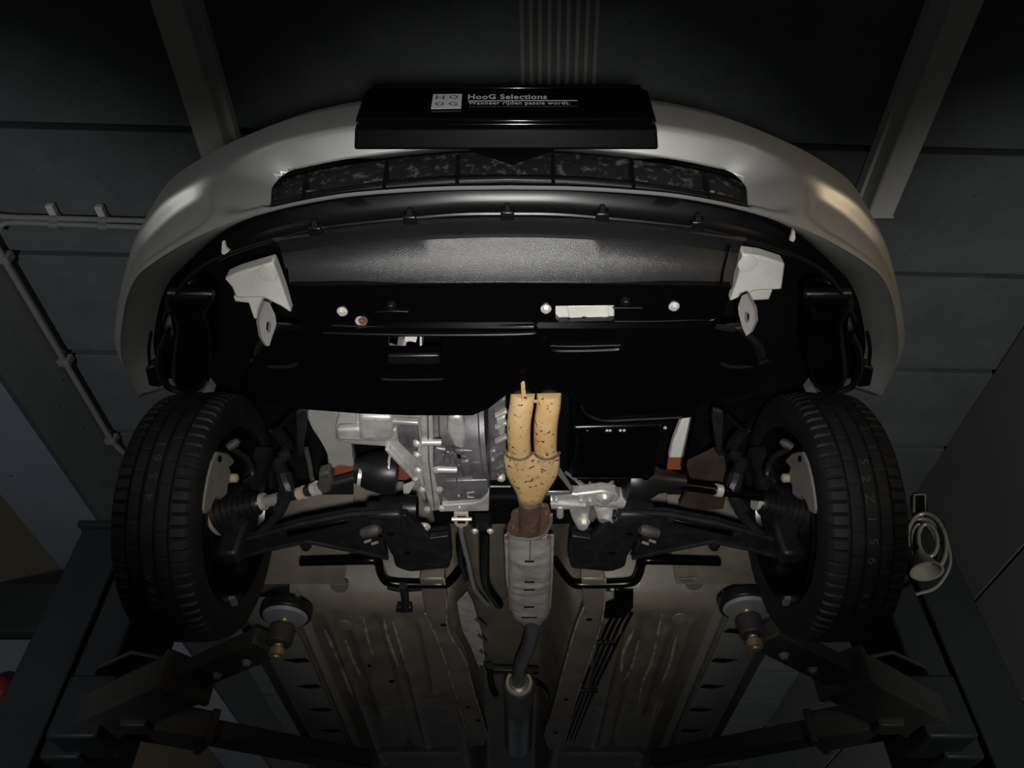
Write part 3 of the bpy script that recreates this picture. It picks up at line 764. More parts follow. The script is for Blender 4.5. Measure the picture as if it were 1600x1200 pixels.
    for y in ys:
        dy = abs(y - 1.526); zb_ = 1.10 + math.sqrt(max(0, 0.352 ** 2 - dy * dy)) if dy < 0.352 else (1.10 if y < 1.9 else 1.07)
        zb_ = max(zb_, 1.23) if y < 1.3 else zb_
        cols.append([V((-0.835, y, zb_)), V((-0.85, y, zb_ + 0.03)), V((-0.85, y, 1.55)), V((-0.80, y, 1.78)), V((-0.70, y, 1.80))])
    put(fd.grid(cols), s, 'body_side', 'silver_paint', car, angle=40)


both(front_side)
# added black panel over the front structure, bonnet and roof underside: keeps the bay dark
MB().prism([V((-.80, 1.2, 1.30)), V((-.76, 1.0, 1.30)), V((-.62, .84, 1.30)), V((-.4, .72, 1.30)), V((.39, .72, 1.30)), V((.61, .84, 1.30)), V((.75, 1.0, 1.30)), V((.79, 1.2, 1.30))], (0, 0, .02)).build('bay_dark_panel', 'black_matt', car, smooth=False)
MB().box((-0.50, 0.76, 1.16), (0.49, 0.82, 1.30)).build('crash_beam', 'black_matt', car, bevel=0.01)
bon = MB(); bon.grid([A3] + [[V((p.x * 0.96, max(p.y, 0.8) * (1 - f) + f * yy_, p.z * (1 - f) + f * (zz_ - 0.08 * (p.x / 0.8) ** 2))) for p in A3] for f, yy_, zz_ in ((.35, 1.8, 1.86), (.7, 1.8, 1.88), (1, 1.8, 1.9), (1, 4.6, 1.92))]).build('bonnet', 'silver_paint', car)
MB().box((-0.80, 1.86, 1.42), (0.79, 4.5, 1.44)).build('inner_floor', 'black_matt', car, smooth=False)
MB().box((-0.50, 0.95, 1.24), (0.49, 1.64, 1.26)).build('bay_shade_plate', 'black_matt', car, smooth=False)  # added black sheet standing in for the shade inside the engine bay

# ---- wheels
WY_, WZ_, WR, WX_ = 1.526, 1.057, 0.300, 0.748


def wheel(s):
    w = bpy.data.objects.new('wheel', None)
    cx = X0 + s * WX_; c = V((cx, WY_, WZ_))
    # tyre: profile from inner bead over the tread to the outer bead; o = outward offset along s
    prof = [(-.080, .205, 0), (-.094, .225, 0), (-.099, .250, 0), (-.0955, .276, 0), (-.090, .287, 1), (-.083, .2925, 1), (-.066, .2965, 1), (-.053, .2980, 1), (-.0520, .2915, 0), (-.0465, .2915, 0), (-.0455, .2990, 2),
            (-.022, .2998, 2), (-.021, .2930, 0), (-.014, .2930, 0), (-.013, .3, 0), (.013, .3, 0), (.014, .2930, 0), (.021, .2930, 0), (.022, .2998, 3), (.0455, .2990, 3), (.0465, .2915, 0), (.0520, .2915, 0), (.053, .2980, 1), (.066, .2965, 1), (.083, .2925, 1), (.090, .287, 1), (.0955, .276, 0), (.099, .250, 0), (.094, .225, 0), (.080, .205, 0)]
    seg = 72 * 6; rows_ = []
    for o, r, kind in prof:
        ring = []
        for k in range(seg):
            a = 2 * math.pi * k / seg; rr = r; m = k % 6
            if kind == 1 and m == 0: rr -= 0.0045
            if kind == 2 and o > -.03 and m == 3 and (k // 6) % 2 == 0: rr -= 0.003
            if kind == 3 and o < .03 and m == 3 and (k // 6) % 2 == 1: rr -= 0.003
            ring.append(c + V((s * o * 0.90, math.cos(a) * rr, math.sin(a) * rr)))
        rows_.append(ring)
    ty = MB().grid(rows_, True).build('tyre', 'rubber', car, angle=25)
    # markings on the tread, one character at a time
    marks = [(0.14, '4'), (0.28, 'S'), (0.42, '6'), (0.53, '1'), (-0.44, 'A'), (-0.54, '8'), (-0.62, '3'), (-0.70, '3')] if s < 0 else [(0.39, '5'), (0.265, '2'), (0.12, 'Z'), (-0.02, '1'), (-0.17, '5'), (-0.31, '6'), (-0.58, '8'), (-0.68, '3')]
    for da, ch in marks:
        vs, fs = text_geo(ch)
        mxx = sum(v.x for v in vs) / len(vs); myy = sum(v.y for v in vs) / len(vs); q = []
        sz = 0.032 if da > -0.4 else 0.024
        for v in vs:
            gx, gy = (v.x - mxx) * sz, (v.y - myy) * sz
            a = R(214.7) - da * 1.0 + 0.02 - (gx / 0.3 if s < 0 else -gx / 0.3)
            xo = s * -0.0005 + (-gy if s < 0 else gy) * 0.8
            q.append(V((cx + xo, WY_ + math.cos(a) * 0.3004, WZ_ + math.sin(a) * 0.3004)))
        MB().add(q, fs).build('tread_mark', 'chalk', ty, smooth=False)
    rim = MB().lathe(c, (s, 0, 0), [(-.083, .212), (-.088, .208), (-.080, .196), (-.06, .190), (.0, .178), (.05, .182), (.07, .196), (.082, .21)], 64, cap=False).build('rim', 'rim_black', car)
    sp = MB()
    for k in range(7):
        a = 2 * math.pi * k / 7 + 0.2
        sp.bar(c + V((s * .06, math.cos(a) * 0.03, math.sin(a) * 0.03)), c + V((s * .055, math.cos(a) * .185, math.sin(a) * .185)), 0.05, 0.02, (1, 0, 0))
    sp.lathe(c, (s, 0, 0), [(.02, .05), (.07, .055)], 24)
    sp.build('spokes', 'rim_black', rim, angle=30)
    di = MB().lathe(c, (s, 0, 0), [(-.006, .05), (-.006, .125), (.016, .125), (.016, .05)], 48).build('brake_disc', 'rusty_disc', car)
    MB().lathe(c, (s, 0, 0), [(-.018, .045), (-.018, .098), (-.010, .118), (-.008, .05)], 48).build('dust_shield', 'chassis_black', car)
    # knuckle and caliper, dusty cast metal
    kn = [(340, 705), (357, 707), (367, 716), (366, 726), (360, 731), (363, 740), (367, 746), (361, 752), (357, 760), (356, 774), (346, 781), (338, 779), (333, 790), (330, 800), (322, 803), (318, 797), (320, 775), (325, 745), (331, 722)]
    k_ = MB().prism([WX(x, y, -0.662) for x, y in kn], (-0.03, 0, 0)); put(k_, s, 'brake_caliper', 'knuckle', car, bevel=0.006)
    put(MB().lathe(WX(342, 717, -0.661), (1, 0, 0), [(0, .007), (.004, .007)], 14), s, 'pin_hole', 'black_matt', car)
    put(MB().lathe(WX(360, 747, -0.665), (1, 0, 0), [(0, .011), (.015, .011), (.018, .007)], 14), s, 'caliper_bolt', 'band_tan', car)
    put(MB().lathe(WX(356, 699, -0.66), (1, -.3, .6), [(0, .010), (.02, .011), (.03, .006)], 16), s, 'hose_union', 'dull_grey', car)
    put(MB().tube(cr([WX(360, 700, -0.66), WX(385, 715, -0.62), WX(395, 740, -0.60), WX(385, 755, -0.62)], 5), 0.007, 8), s, 'brake_hose', 'rubber_black', car)
    put(MB().lathe(V((-.66, WY_, WZ_)), (-1, 0, 0), [(-.02, .05), (.0, .075), (.03, .07)], 24), s, 'hub_carrier', 'chassis_black', car)
    put(MB().bar(V((-.665, WY_ + 0.0, WZ_ - 0.13)), V((-.655, WY_, WZ_ + 0.2)), 0.05, 0.05, (0, 1, 0)), s, 'steering_knuckle', 'chassis_black', car, bevel=0.01)
    # balance weight
    put(MB().box((-0.668, 1.60, 0.865), (-0.655, 1.63, 0.875)), s, 'balance_weight', 'bare_steel', car)


both(wheel)


# ---- drive shafts, arms, links
def arm_z(x):
    return 0.975 + (x - 325) / 275 * 0.075


def suspension(s):
    # bellows on the axle
    a = W(338, 802, 1.045); e = W(414, 783, 1.055); ax = (e - a)
    Ln = ax.length; pr = []
    for k in range(8):
        t = k / 7; r = 0.056 - 0.030 * t
        pr += [(Ln * (0.14 + 0.70 * t), r + 0.004), (Ln * (0.14 + 0.70 * t + 0.05), r - 0.006)]
    put(MB().lathe(a, ax, [(0, .052), (Ln * .11, .053)] + pr + [(Ln * 0.97, .018)], 32), s, 'axle_boot', 'rubber_black', car, angle=50)
    put(MB().lathe(a, ax, [(Ln * .02, .0545), (Ln * .03, .056), (Ln * .09, .056), (Ln * .10, .0545)], 32, cap=False), s, 'boot_band', 'band_tan' if s < 0 else 'chassis_black', car)
    put(MB().lathe(a, ax, [(Ln * .93, .021), (Ln * 1.0, .021)], 24), s, 'boot_clamp', 'bolt_steel', car)
    put(MB().lathe(a, ax, [(-.05, .05), (0, .052)], 24), s, 'outer_joint', 'chassis_black', car)
    # stamped lower arm
    poly = [(326, 866), (345, 854), (400, 838), (470, 818), (548, 803), (604, 800), (616, 812), (560, 836), (598, 850), (606, 872), (560, 862), (480, 846), (420, 858), (352, 878)]
    la = put(MB().prism([W(x, y, arm_z(x)) for x, y in poly], (0, 0, 0.022)), s, 'lower_arm', 'chassis_black', car, bevel=0.005)
    put(MB().tube([W(x, y, arm_z(x) - .002) for x, y in poly[1:6]], 0.006, 8), s, 'arm_rim', 'chassis_black', la)
    put(MB().tube([W(x, y, arm_z(x) - .002) for x, y in poly[9:14]], 0.006, 8), s, 'arm_rim', 'chassis_black', la)
    put(MB().prism([W(x, y, arm_z(x) - .004) for x, y in ((445, 832), (540, 813), (548, 817), (450, 839))], (0, 0, 0.006)), s, 'arm_groove', 'black_plastic', la, bevel=0.002)
    put(MB().lathe(W(343, 868, arm_z(343)), (0, 0, 1), [(-.012, .014), (-.006, .024), (.02, .026), (.05, .016)], 20), s, 'ball_joint', 'rubber_black', la)
    for px, py, r in ((440, 832, .009), (478, 853, .010), (545, 808, .008)):
        p = W(px, py, arm_z(px) - .001)
        b_ = MB().lathe(p, (0, 0, -1), [(0, r * 1.5), (.003, r * 1.5), (.004, r), (.010, r), (.011, r * .6)], 6); put(b_, s, 'arm_bolt', 'chassis_black', la, smooth=False)
    # pale body panel glimpsed over the arm
    put(MB().prism(flat([(445, 818), (480, 814), (545, 798), (560, 794), (540, 806), (470, 826), (442, 828)], 1.12), (0, 0, 0.01)), s, 'apron_edge', 'knuckle', car)
    # steering arm and link
    put(MB().tube(cr(pz([(402, 838, 1.0), (425, 815, 1.02), (440, 790, 1.04), (448, 765, 1.06), (444, 742, 1.09)]), 5), [.012] * 8 + [.015] * 7 + [.02] * 6, 10), s, 'steering_arm', 'chassis_black', car)
    put(MB().tube(cr(pz([(444, 745, 1.09), (436, 722, 1.13), (450, 700, 1.18), (430, 670, 1.25)]), 5), 0.016, 10), s, 'strut_link', 'chassis_black', car)
    put(MB().tube(cr(pz([(458, 648, 1.08), (432, 672, 1.08), (420, 673, 1.08)]), 4), 0.004, 8), s, 'brake_line', 'black_trim', car)
    put(MB().prism(flat([(462, 645), (478, 640), (480, 655), (472, 712), (466, 714), (464, 690)], 1.05), (0, 0, .012)), s, 'stay_bracket', 'chassis_black', car, bevel=0.003)
    # subframe half
    sf = put(MB().prism(flat([(566, 806), (625, 805), (648, 826), (664, 846), (702, 842), (704, 855), (706, 880), (690, 888), (640, 880), (612, 872), (600, 850), (588, 832)], 1.035), (0, 0, 0.05)), s, 'subframe', 'chassis_black', car, bevel=0.012, seg=3)
    put(MB().prism(flat([(628, 806), (634, 806), (672, 842), (700, 838), (702, 848), (662, 854), (640, 832)], 1.022), (0, 0, .02)), s, 'subframe_flange', 'chassis_black', sf, bevel=0.003)
    put(MB().prism(flat([(612, 866), (650, 872), (700, 872), (704, 890), (640, 896), (616, 888)], 1.05), (0, 0, .08)), s, 'subframe_rear', 'chassis_black', sf, bevel=0.012)
    for px, py in ((610, 834), (637, 864)):
        put(MB().lathe(W(px, py, 1.034), (0, 0, -1), [(0, .010), (.0015, .009)], 12), s, 'subframe_hole', 'black_matt', sf)
    put(MB().lathe(W(566, 833, 1.03), (.5, -.2, 0), [(0, .012), (.02, .015), (.04, .015), (.05, .010)], 18), s, 'bushing', 'dull_grey', car)
    for px, py in ((575, 846), (586, 849)):
        put(MB().tube(flat([(px - 5, py + 1), (px + 4, py - 2)], 1.02), .004, 8), s, 'bushing_bolt', 'knuckle', car)
    # anti-roll bar
    path = pz([(470, 878, 1.06), (560, 876, 1.05), (588, 877, 1.05), (594, 892, 1.05), (600, 905, 1.05), (612, 911, 1.05), (650, 913, 1.05), (690, 913, 1.05), (700, 911, 1.06), (712, 898, 1.09), (728, 874, 1.14)])
    put(MB().tube(cr(path, 4), 0.0115, 12), s, 'anti_roll_bar', 'black_plastic', car)
    put(MB().tube(cr(flat([(606, 918), (625, 922), (660, 920), (695, 917), (702, 912)], 1.065), 4), .006, 8), s, 'bar_guard', 'chassis_black', car)
    return


both(suspension)
# left drive shaft with its pale sleeve, inner joint; right bare black shaft
sh = MB().tube(pz([(414, 783, 1.055), (470, 771, 1.065), (505, 758, 1.07)]), 0.013, 14).build('drive_shaft', 'chassis_black', car)
MB().tube(pz([(414, 784, 1.053), (436, 779, 1.056)]), [.014, .016], 14).build('shaft_sleeve', 'knuckle', sh)
MB().tube(pz([(467, 772, 1.062), (476, 769, 1.062)]), .017, 14).build('shaft_ring', 'band_tan', sh)
MB().tube(pz([(490, 765, 1.06), (497, 762, 1.06)]), .018, 14).build('shaft_ring', 'bolt_steel', sh)
MB().prism(flat([(497, 742), (514, 738), (520, 752), (518, 768), (505, 775), (498, 766)], 1.05), (0, 0, .03)).build('shaft_housing', 'dull_grey', sh, bevel=0.006)
MB().tube(pz([(520, 755, 1.07), (556, 745, 1.08)]), .014, 14).build('shaft_inner', 'chassis_black', sh)
MB().lathe(W(560, 743, 1.08), (1, 0.2, 0), [(0, .026), (.008, .026)], 20).build('shaft_flange', 'bolt_steel', sh)
MB().tube(cr(pz([(478, 700, 1.14), (484, 725, 1.13), (488, 748, 1.12), (498, 757, 1.11)]), 5), .006, 10).build('sensor_lead', 'dull_grey', car)
sh = MB().tube(pz([(985, 748, 1.05), (1030, 753, 1.05), (1120, 766, 1.05), (1190, 776, 1.055)]), 0.0125, 14).build('drive_shaft', 'black_plastic', car)
MB().tube(pz([(1118, 765.5, 1.048), (1127, 767, 1.048)]), .0155, 14).build('shaft_ring', 'bolt_steel', sh)
MB().lathe(W(978, 748, 1.06), (1, .1, 0), [(0, .05), (.02, .056), (.05, .05), (.08, .03), (.14, .02)], 24).build('inner_joint', 'rubber_black', sh)
# far black joint left of the gearbox
MB().lathe(W(575, 736, 1.10), (1, .1, 0), [(-.03, .03), (.0, .045), (.045, .055), (.07, .05)], 24).build('inner_joint', 'rubber_black', car)
MB().lathe(W(607, 735, 1.10), (1, .1, 0), [(0, .047), (.006, .047)], 24).build('joint_ring', 'bolt_steel', car)

# ---- gearbox
gb = bpy.data.objects.new('gearbox_case', None)
gz = 1.02
case = MB().prism(flat([(524, 667), (555, 663), (556, 640), (662, 640), (664, 790), (655, 756), (612, 704), (602, 699), (556, 696), (524, 690)], gz), (0, 0, 0.16)).build('gearbox_case', 'cast_alu', car, bevel=0.010, seg=3)
lab(case, 'dusty cast aluminium gearbox case')
MB().prism(flat([(525, 672), (560, 670), (620, 671), (622, 690), (560, 690), (526, 688)], gz - .016), (0, 0, .02)).build('case_boss', 'cast_alu', case, bevel=0.006)
MB().prism(flat([(560, 650), (614, 652), (616, 688), (560, 689)], gz - .022), (0, 0, .03)).build('case_pan', 'cast_alu', case, bevel=0.010, seg=3)
MB().prism(flat([(620, 660), (652, 660), (656, 690), (650, 720), (622, 692)], gz - .006), (0, 0, .02)).build('case_web', 'cast_dark', case, bevel=0.006)
MB().bar(W(604, 656, gz - .01), W(655, 659, gz - .015), .010, .014).build('case_rib', 'cast_alu', case, bevel=.003)
MB().bar(W(604, 698, gz - .006), W(654, 752, gz - .006), .010, .016).build('case_rib', 'cast_alu', case, bevel=.003)
fl = MB().prism(flat([(657, 640), (675, 640), (677, 690), (676, 730), (682, 760), (688, 798), (672, 800), (664, 770), (657, 730)], gz - .028), (0, 0, .06)).build('joint_flange', 'cast_alu', car, bevel=.005)
MB().tube(flat([(668, 642), (670, 720), (679, 796)], gz - .028), .0018, 6).build('flange_seam', 'cast_dark', fl)
for px, py in ((652, 692), (652, 710), (654, 734), (650, 748), (660, 764), (668, 795), (682, 733), (686, 764), (690, 793)):
    bolt(W(px, py, gz - .02), .0065, (-.5 if px < 662 else .1, 0, -.9), 'bolt_steel' if py in (692, 734, 793) else 'cast_alu', fl)
for pts in ([(660, 691), (690, 691)], [(684, 733), (714, 734)]):
    MB().tube(flat(pts, gz - .03), [.008, .007], 12).build('case_spigot', 'cast_alu', fl)
# bell housing: cone about the crank axis
bc0, bc1 = W(674, 668, gz + .10), W(764, 664, gz + .10)
bh = MB().lathe(bc0, bc1 - bc0, [(0, .080), (.012, .096), (.030, .100), (.036, .108), (.060, .112), (.066, .106), (.078, .108), (.084, .118), ((bc1 - bc0).length - .014, .120), ((bc1 - bc0).length - .010, .126), ((bc1 - bc0).length, .126)], 48).build('bell_housing', 'cast_dark', car, angle=30)
MB().prism(flat([(700, 652), (722, 650), (728, 680), (726, 704), (708, 700), (698, 676)], gz - .017), (0, 0, .03)).build('bell_pad', 'cast_alu', bh, bevel=.008)
for k in range(9):
    a_ = R(-150 + 15 * k); ux = (bc1 - bc0).normalized()
    MB().bar(bc0 + ux * .02 + V((0, math.cos(a_), math.sin(a_))) * .094, bc0 + ux * .088 + V((0, math.cos(a_), math.sin(a_))) * .114, .006, .012).build('bell_rib', 'cast_dark', bh, bevel=.002)
MB().prism(flat([(708, 704), (760, 704), (760, 718), (712, 719)], gz - .012), (0, 0, .03)).build('bell_step', 'cast_dark', bh, bevel=.006)
# differential housing and its cover
df = MB().prism(flat([(678, 700), (716, 706), (764, 716), (765, 800), (692, 801), (684, 770), (677, 735)], gz - .012), (0, 0, .12)).build('differential_case', 'cast_dark', car, bevel=.008, seg=3)
MB().prism(flat([(690, 752), (762, 750), (763, 770), (752, 780), (700, 784), (692, 776)], gz - .018), (0, 0, .02)).build('cover_plate', 'cast_dark', df, bevel=.003)
MB().prism(flat([(690, 790), (740, 787), (754, 782), (764, 770), (764, 799), (690, 800)], gz - .024), (0, 0, .03)).build('cover_lip', 'cast_alu', df, bevel=.003)
MB().prism(flat([(690, 735), (696, 706), (710, 708), (712, 736)], gz - .020), (0, 0, .02)).build('case_window', 'cast_dark', df, bevel=.003)
for x in (693, 703, 711):
    MB().bar(W(x, 708, gz - .024), W(x + 1, 736, gz - .024), .004, .008).build('case_rib', 'cast_dark', df, bevel=.001)
for x in (694, 713):
    MB().bar(W(x, 742, gz - .02), W(x + 1, 760, gz - .02), .003, .006).build('case_rib', 'cast_dark', df, bevel=.001)
MB().prism(flat([(718, 722), (734, 720), (736, 744), (722, 748)], gz - .024), (0, 0, .03)).build('drain_boss', 'cast_dark', df, bevel=.005)
MB().prism(flat([(736, 722), (762, 722), (762, 748), (738, 750)], gz - .020), (0, 0, .03)).build('case_block', 'cast_dark', df, bevel=.005)
for pts in ([(730, 770), (741, 769)], [(730, 777), (741, 777)], [(730, 770), (733, 777)]):
    MB().tube(flat(pts, gz - .019), .0012, 6).build('cast_mark', 'bolt_steel', df)
bolt(W(717, 774, gz - .018), .0025, (0, 0, -1), 'bolt_steel', df, washer=False)
bolt(W(718, 793, gz - .024), .0025, (0, 0, -1), 'bolt_steel', df, washer=False)
# engine side flange with ribs
ef = MB().prism(flat([(762, 640), (774, 632), (790, 622), (792, 740), (780, 752), (764, 752)], gz - .016), (0, 0, .14)).build('engine_flange', 'cast_dark', car, bevel=.006)
for y in (650, 668, 690, 712, 732):
    MB().bar(W(774, y, gz - .022), W(792, y - 9, gz - .02), .008, .012).build('flange_rib', 'cast_alu' if y < 700 else 'cast_dark', ef, bevel=.002)
MB().prism(flat([(775, 656), (790, 650), (789, 680), (778, 682)], gz - .026), (0, 0, .02)).build('flange_boss', 'cast_alu', ef, bevel=.005)
MB().prism(flat([(764, 706), (776, 704), (780, 746), (766, 750)], gz - .026), (0, 0, .02)).build('flange_foot', 'cast_dark', ef, bevel=.005)
bolt(W(783, 746, gz - .02), .007, (.6, 0, -.8), 'bolt_steel', ef)
bolt(W(770, 718, gz - .026), .004, (0, 0, -1), 'bare_steel', ef)
# engine block mass above
MB().box((-0.22, 1.06, 1.13), (0.28, 1.55, 1.24)).build('engine_block', 'black_matt', car, bevel=.01)
# pale subframe leg and rust-orange pieces left and right of the engine
lg = MB().prism(cr(flat([(482, 640), (520, 640), (536, 662), (548, 690), (551, 715), (552, 730), (530, 728), (514, 736), (511, 712), (500, 690), (484, 664)], 1.10), 3, True), (0, 0, .03)).build('body_leg', 'leg_paint', car, bevel=.013, seg=4)
lab(lg, 'pale body leg beside the gearbox')
MB().prism(flat([(522, 728), (556, 728), (556, 744), (522, 746)], 1.12), (0, 0, .01)).build('heat_plate', 'orange_metal', car)
MB().prism(flat([(612, 724), (624, 728), (642, 746), (634, 750), (614, 750)], 1.14), (0, 0, .01)).build('heat_plate', 'orange_metal', car)
MB().prism(flat([(1078, 632), (1083, 634), (1079, 660), (1072, 688), (1066, 716), (1045, 716), (1052, 690), (1064, 660)], 1.10), (0, 0, .02)).build('body_leg', 'primer_white', car, bevel=.004)
MB().prism(flat([(1045, 714), (1066, 714), (1064, 734), (1042, 734)], 1.11), (0, 0, .01)).build('heat_plate', 'orange_metal', car)
MB().prism(flat([(1083, 640), (1088, 646), (1078, 700), (1072, 732), (1064, 730)], 1.07), (0, 0, .006)).build('stay_strip', 'black_plastic', car)
ap = MB().prism(flat([(1072, 725), (1120, 702), (1132, 715), (1138, 760), (1130, 795), (1075, 800), (1062, 790), (1080, 752)], 1.19), (0, 0, .01)).build('apron_panel', 'apron_brown', car)
for pts in ([(598, 750), (612, 756), (604, 770)], [(630, 760), (650, 752), (640, 770), (631, 775)], [(585, 750), (600, 758), (596, 764)]):
    MB().prism(flat(pts, 1.15), (0, 0, .006)).build('foil_scrap', 'primer_white', car)
# links between gearbox and exhaust
for y, z in ((761, 1.12), (773, 1.12), (790, 1.12), (812, 1.14)):
    MB().tube(flat([(766, y), (798, y)], z), .004, 8).build('cooling_pipe', 'bolt_steel' if y in (761, 790) else 'bare_steel', car)
MB().lathe(W(652, 794, 1.08), (-1, 0, 0), [(0, .03), (.03, .034), (.05, .03), (.07, .035), (.09, .03)], 24).build('output_boot', 'rubber_black', car)
MB().lathe(W(640, 795, 1.08), (-1, 0, 0), [(0, .033), (.004, .033)], 24).build('output_ring', 'bolt_steel', car)
bolt(W(663, 822, 1.05), .011, (0, 0, -1), 'bolt_steel', car, 'mount_bolt')
MB().box((-.20, 1.50, 1.085), (.18, 1.62, 1.16)).build('rear_mount', 'black_matt', car, bevel=.01)

# ---- gear shift linkage
sl = MB().prism(flat([(709, 802), (732, 802), (732, 820), (728, 824), (713, 824), (709, 818)], 1.02), (0, 0, .03)).build('shift_yoke', 'band_tan', car, bevel=.003)
MB().tube(flat([(706, 811), (737, 811)], 1.015), .005, 10).build('yoke_pin', 'bolt_steel', sl)
MB().prism(flat([(714, 808), (728, 808), (727, 818), (715, 818)], 1.017), (0, 0, .006)).build('yoke_slot', 'black_matt', sl)
rod = MB().tube(cr(pz([(720, 822, 1.025), (722, 840, 1.035), (732, 880, 1.06), (742, 920, 1.09), (762, 945, 1.12)]), 4), .0065, 10).build('shift_rod', 'chrome_rod', car)
MB().tube(cr(pz([(717, 840, 1.045), (719, 872, 1.06), (728, 905, 1.09)]), 4), .008, 10).build('shift_rod', 'black_plastic', car)
MB().tube(cr(pz([(757, 830, 1.04), (757, 880, 1.07), (760, 915, 1.10), (780, 945, 1.13)]), 4), .0135, 12).build('support_rod', 'black_plastic', car)
MB().prism(flat([(740, 828), (750, 818), (760, 816), (768, 826), (766, 830), (742, 831)], 1.03), (0, 0, .02)).build('support_mount', 'chassis_black', car, bevel=.004)
for k in range(4):
    MB().lathe(W(754, 800 + 5 * k, 1.05), (0, 0.7, -.7), [(0, .022), (.004, .026), (.008, .022)], 18).build('boot_ring', 'rubber_black', car)
for px in (742, 766):
    bolt(W(px, 829, 1.03), .006, (0, 0, -1), 'bolt_steel', car)

# ---- exhaust
ez = 0.985
ex = []
for pts in ([(817, 612, .99), (815, 632, .984), (811, 660, .98), (811, 690, .982), (814, 722, .99)], [(858, 612, .99), (857, 634, .984), (853, 660, .98), (852, 690, .982), (853, 722, .99)]):
    r = .0238
    ex.append(MB().tube(cr(pz(pts), 6), r, 24).build('exhaust_pipe', 'tan_steel', car, angle=60))
lab(ex[0], 'heat-tinted tan exhaust pipe with a tab at its front'); lab(ex[1], 'heat-tinted tan exhaust pipe on the oil sump side')
MB().prism(flat([(814, 600), (817, 597), (820, 598), (822, 618), (824, 626), (815, 626)], .962), (0, 0, .004)).build('pipe_tab', 'tan_steel', ex[0], bevel=.001)
MB().bar(W(834, 627, .975), W(840, 627, .975), .004, .004).build('pipe_weld', 'bolt_steel', ex[0])
rings = []
for y, x0, x1, th, z in ((707, 787, 874, .046, .985), (722, 787, 875, .048, .985), (738, 790, 873, .046, .986), (752, 796, 867, .044, .988), (765, 804, 858, .040, .99), (777, 809, 850, .034, .992), (787, 811, 846, .030, .994)):
    a, e = W(x0, y, z - .004), W(x1, y, z - .004); m = (a + e) / 2; hx = (e - a) / 2; ring = []
    for k in range(32):
        ca, sa = math.cos(k * math.pi / 16), math.sin(k * math.pi / 16)
        wst = 1 - 0.16 * math.exp(-(ca / .28) ** 2) * smooth(775, 707, y)      # waist between the two pipes
        ring.append(m + hx * (abs(ca) ** .85 * (1 if ca > 0 else -1)) + V((0, 0.6, 0.8)) * (0.0275 * abs(sa) ** .85 * (1 if sa > 0 else -1) * wst) + V((0, 0.004, 0.006)))
    rings.append(ring)
col = MB().loft(rings).build('exhaust_collector', 'tan_steel', car, angle=60)
wl_ = [W(x, y, .9595) for x, y in ((788, 708), (796, 715), (808, 718), (820, 717), (829, 711), (833, 707), (838, 712), (848, 717), (860, 717), (870, 713), (875, 707))]
MB().tube(cr(wl_, 4), .0025, 8).build('weld_seam', 'rust_brown', col)
MB().tube(cr(pz([(789, 712, .99), (790, 738, .99), (806, 768, .992), (811, 785, .995)]), 4), .002, 6).build('weld_seam', 'rust_brown', col)
MB().tube(cr(pz([(873, 712, .99), (872, 738, .99), (856, 766, .992), (846, 785, .995)]), 4), .002, 6).build('weld_seam', 'rust_brown', col)
MB().tube(pz([(828, 780, 1.005), (828, 800, 1.01), (827, 826, 1.02)]), .0265, 24).build('rusty_pipe', 'rust_brown', car)
fgp = cr(flat([(803, 800), (850, 790), (860, 802), (859, 818), (850, 833), (836, 840), (810, 840), (794, 834), (792, 826), (798, 812)], 1.012), 3, True)
fg = MB().prism(fgp, (0, 0, .010)).build('exhaust_flange', 'rust_brown', car, bevel=.002)
MB().tube(cr(flat([(793, 832), (800, 838), (820, 841), (838, 840), (851, 834), (860, 818), (861, 804)], 1.014), 4), .0045, 8).build('flange_gasket', 'bare_steel', fg)
for px, py in ((802, 823), (853, 801)):
    bolt(W(px, py, 1.012), .006, (0, 0, -1), 'bolt_rusty', fg)
# catalytic converter in its ribbed heat shield
rings = []; secs = 44
for k in range(secs + 1):
    t = k / secs; y = 838 + (972 - 838) * t
    x0 = 790 + 8 * smooth(.6, 1, t) + 14 * smooth(.9, 1, t); x1 = 865 - 3 * smooth(.4, .9, t) - 12 * smooth(.86, 1, t)
    z = 1.005 + .055 * t
    a, e = W(x0, y, z + .030), W(x1, y, z + .030); hx = (e - a) / 2; m = (a + e) / 2
    swell = 0.72 + 0.28 * smooth(0, .2, t) - .35 * smooth(.88, 1, t)
    rib = 0.0
    if .25 < t < .48 or .60 < t < .80:
        rib = .0042 * math.sin((t - .25) / .042 * 2 * math.pi)
    ridge = .006 * (math.exp(-((t - .235) / .018) ** 2) + math.exp(-((t - .50) / .014) ** 2) + math.exp(-((t - .57) / .014) ** 2) + math.exp(-((t - .84) / .018) ** 2))
    ring = []
    for q in range(36):
        ca, sa = math.cos(q * math.pi / 18), math.sin(q * math.pi / 18)
        side = smooth(.30, .55, abs(ca)) * smooth(.98, .8, abs(ca))
        r_ = .044 * swell + (rib * side + ridge) * (sa < 0)
        sx = .90 * (abs(ca) ** .8) * (1 if ca > 0 else -1) * (1 + 0)
        ring.append(m + hx * sx + V((0, .5, .86)) * (r_ * (abs(sa) ** .75) * (1 if sa > 0 else -1)))
    rings.append(ring)
cat = MB().loft(rings).build('catalytic_converter', 'heat_shield', car, angle=70)
lab(cat, 'catalytic converter in a dull ribbed heat shield')
MB().prism(pz([(788, 836, 1.03), (866, 836, 1.03), (864, 900, 1.056), (861, 950, 1.078), (852, 966, 1.086), (804, 968, 1.086), (796, 950, 1.078), (790, 900, 1.056)]), (0, .002, .005)).build('shield_flange', 'heat_shield', cat, bevel=.002)
for px, py, z in ((793, 840, 1.022), (858, 839, 1.022), (796, 936, 1.066), (857, 936, 1.066)):
    bolt(W(px, py, z), .0042, (0, -.4, -.9), 'bolt_rusty', cat)
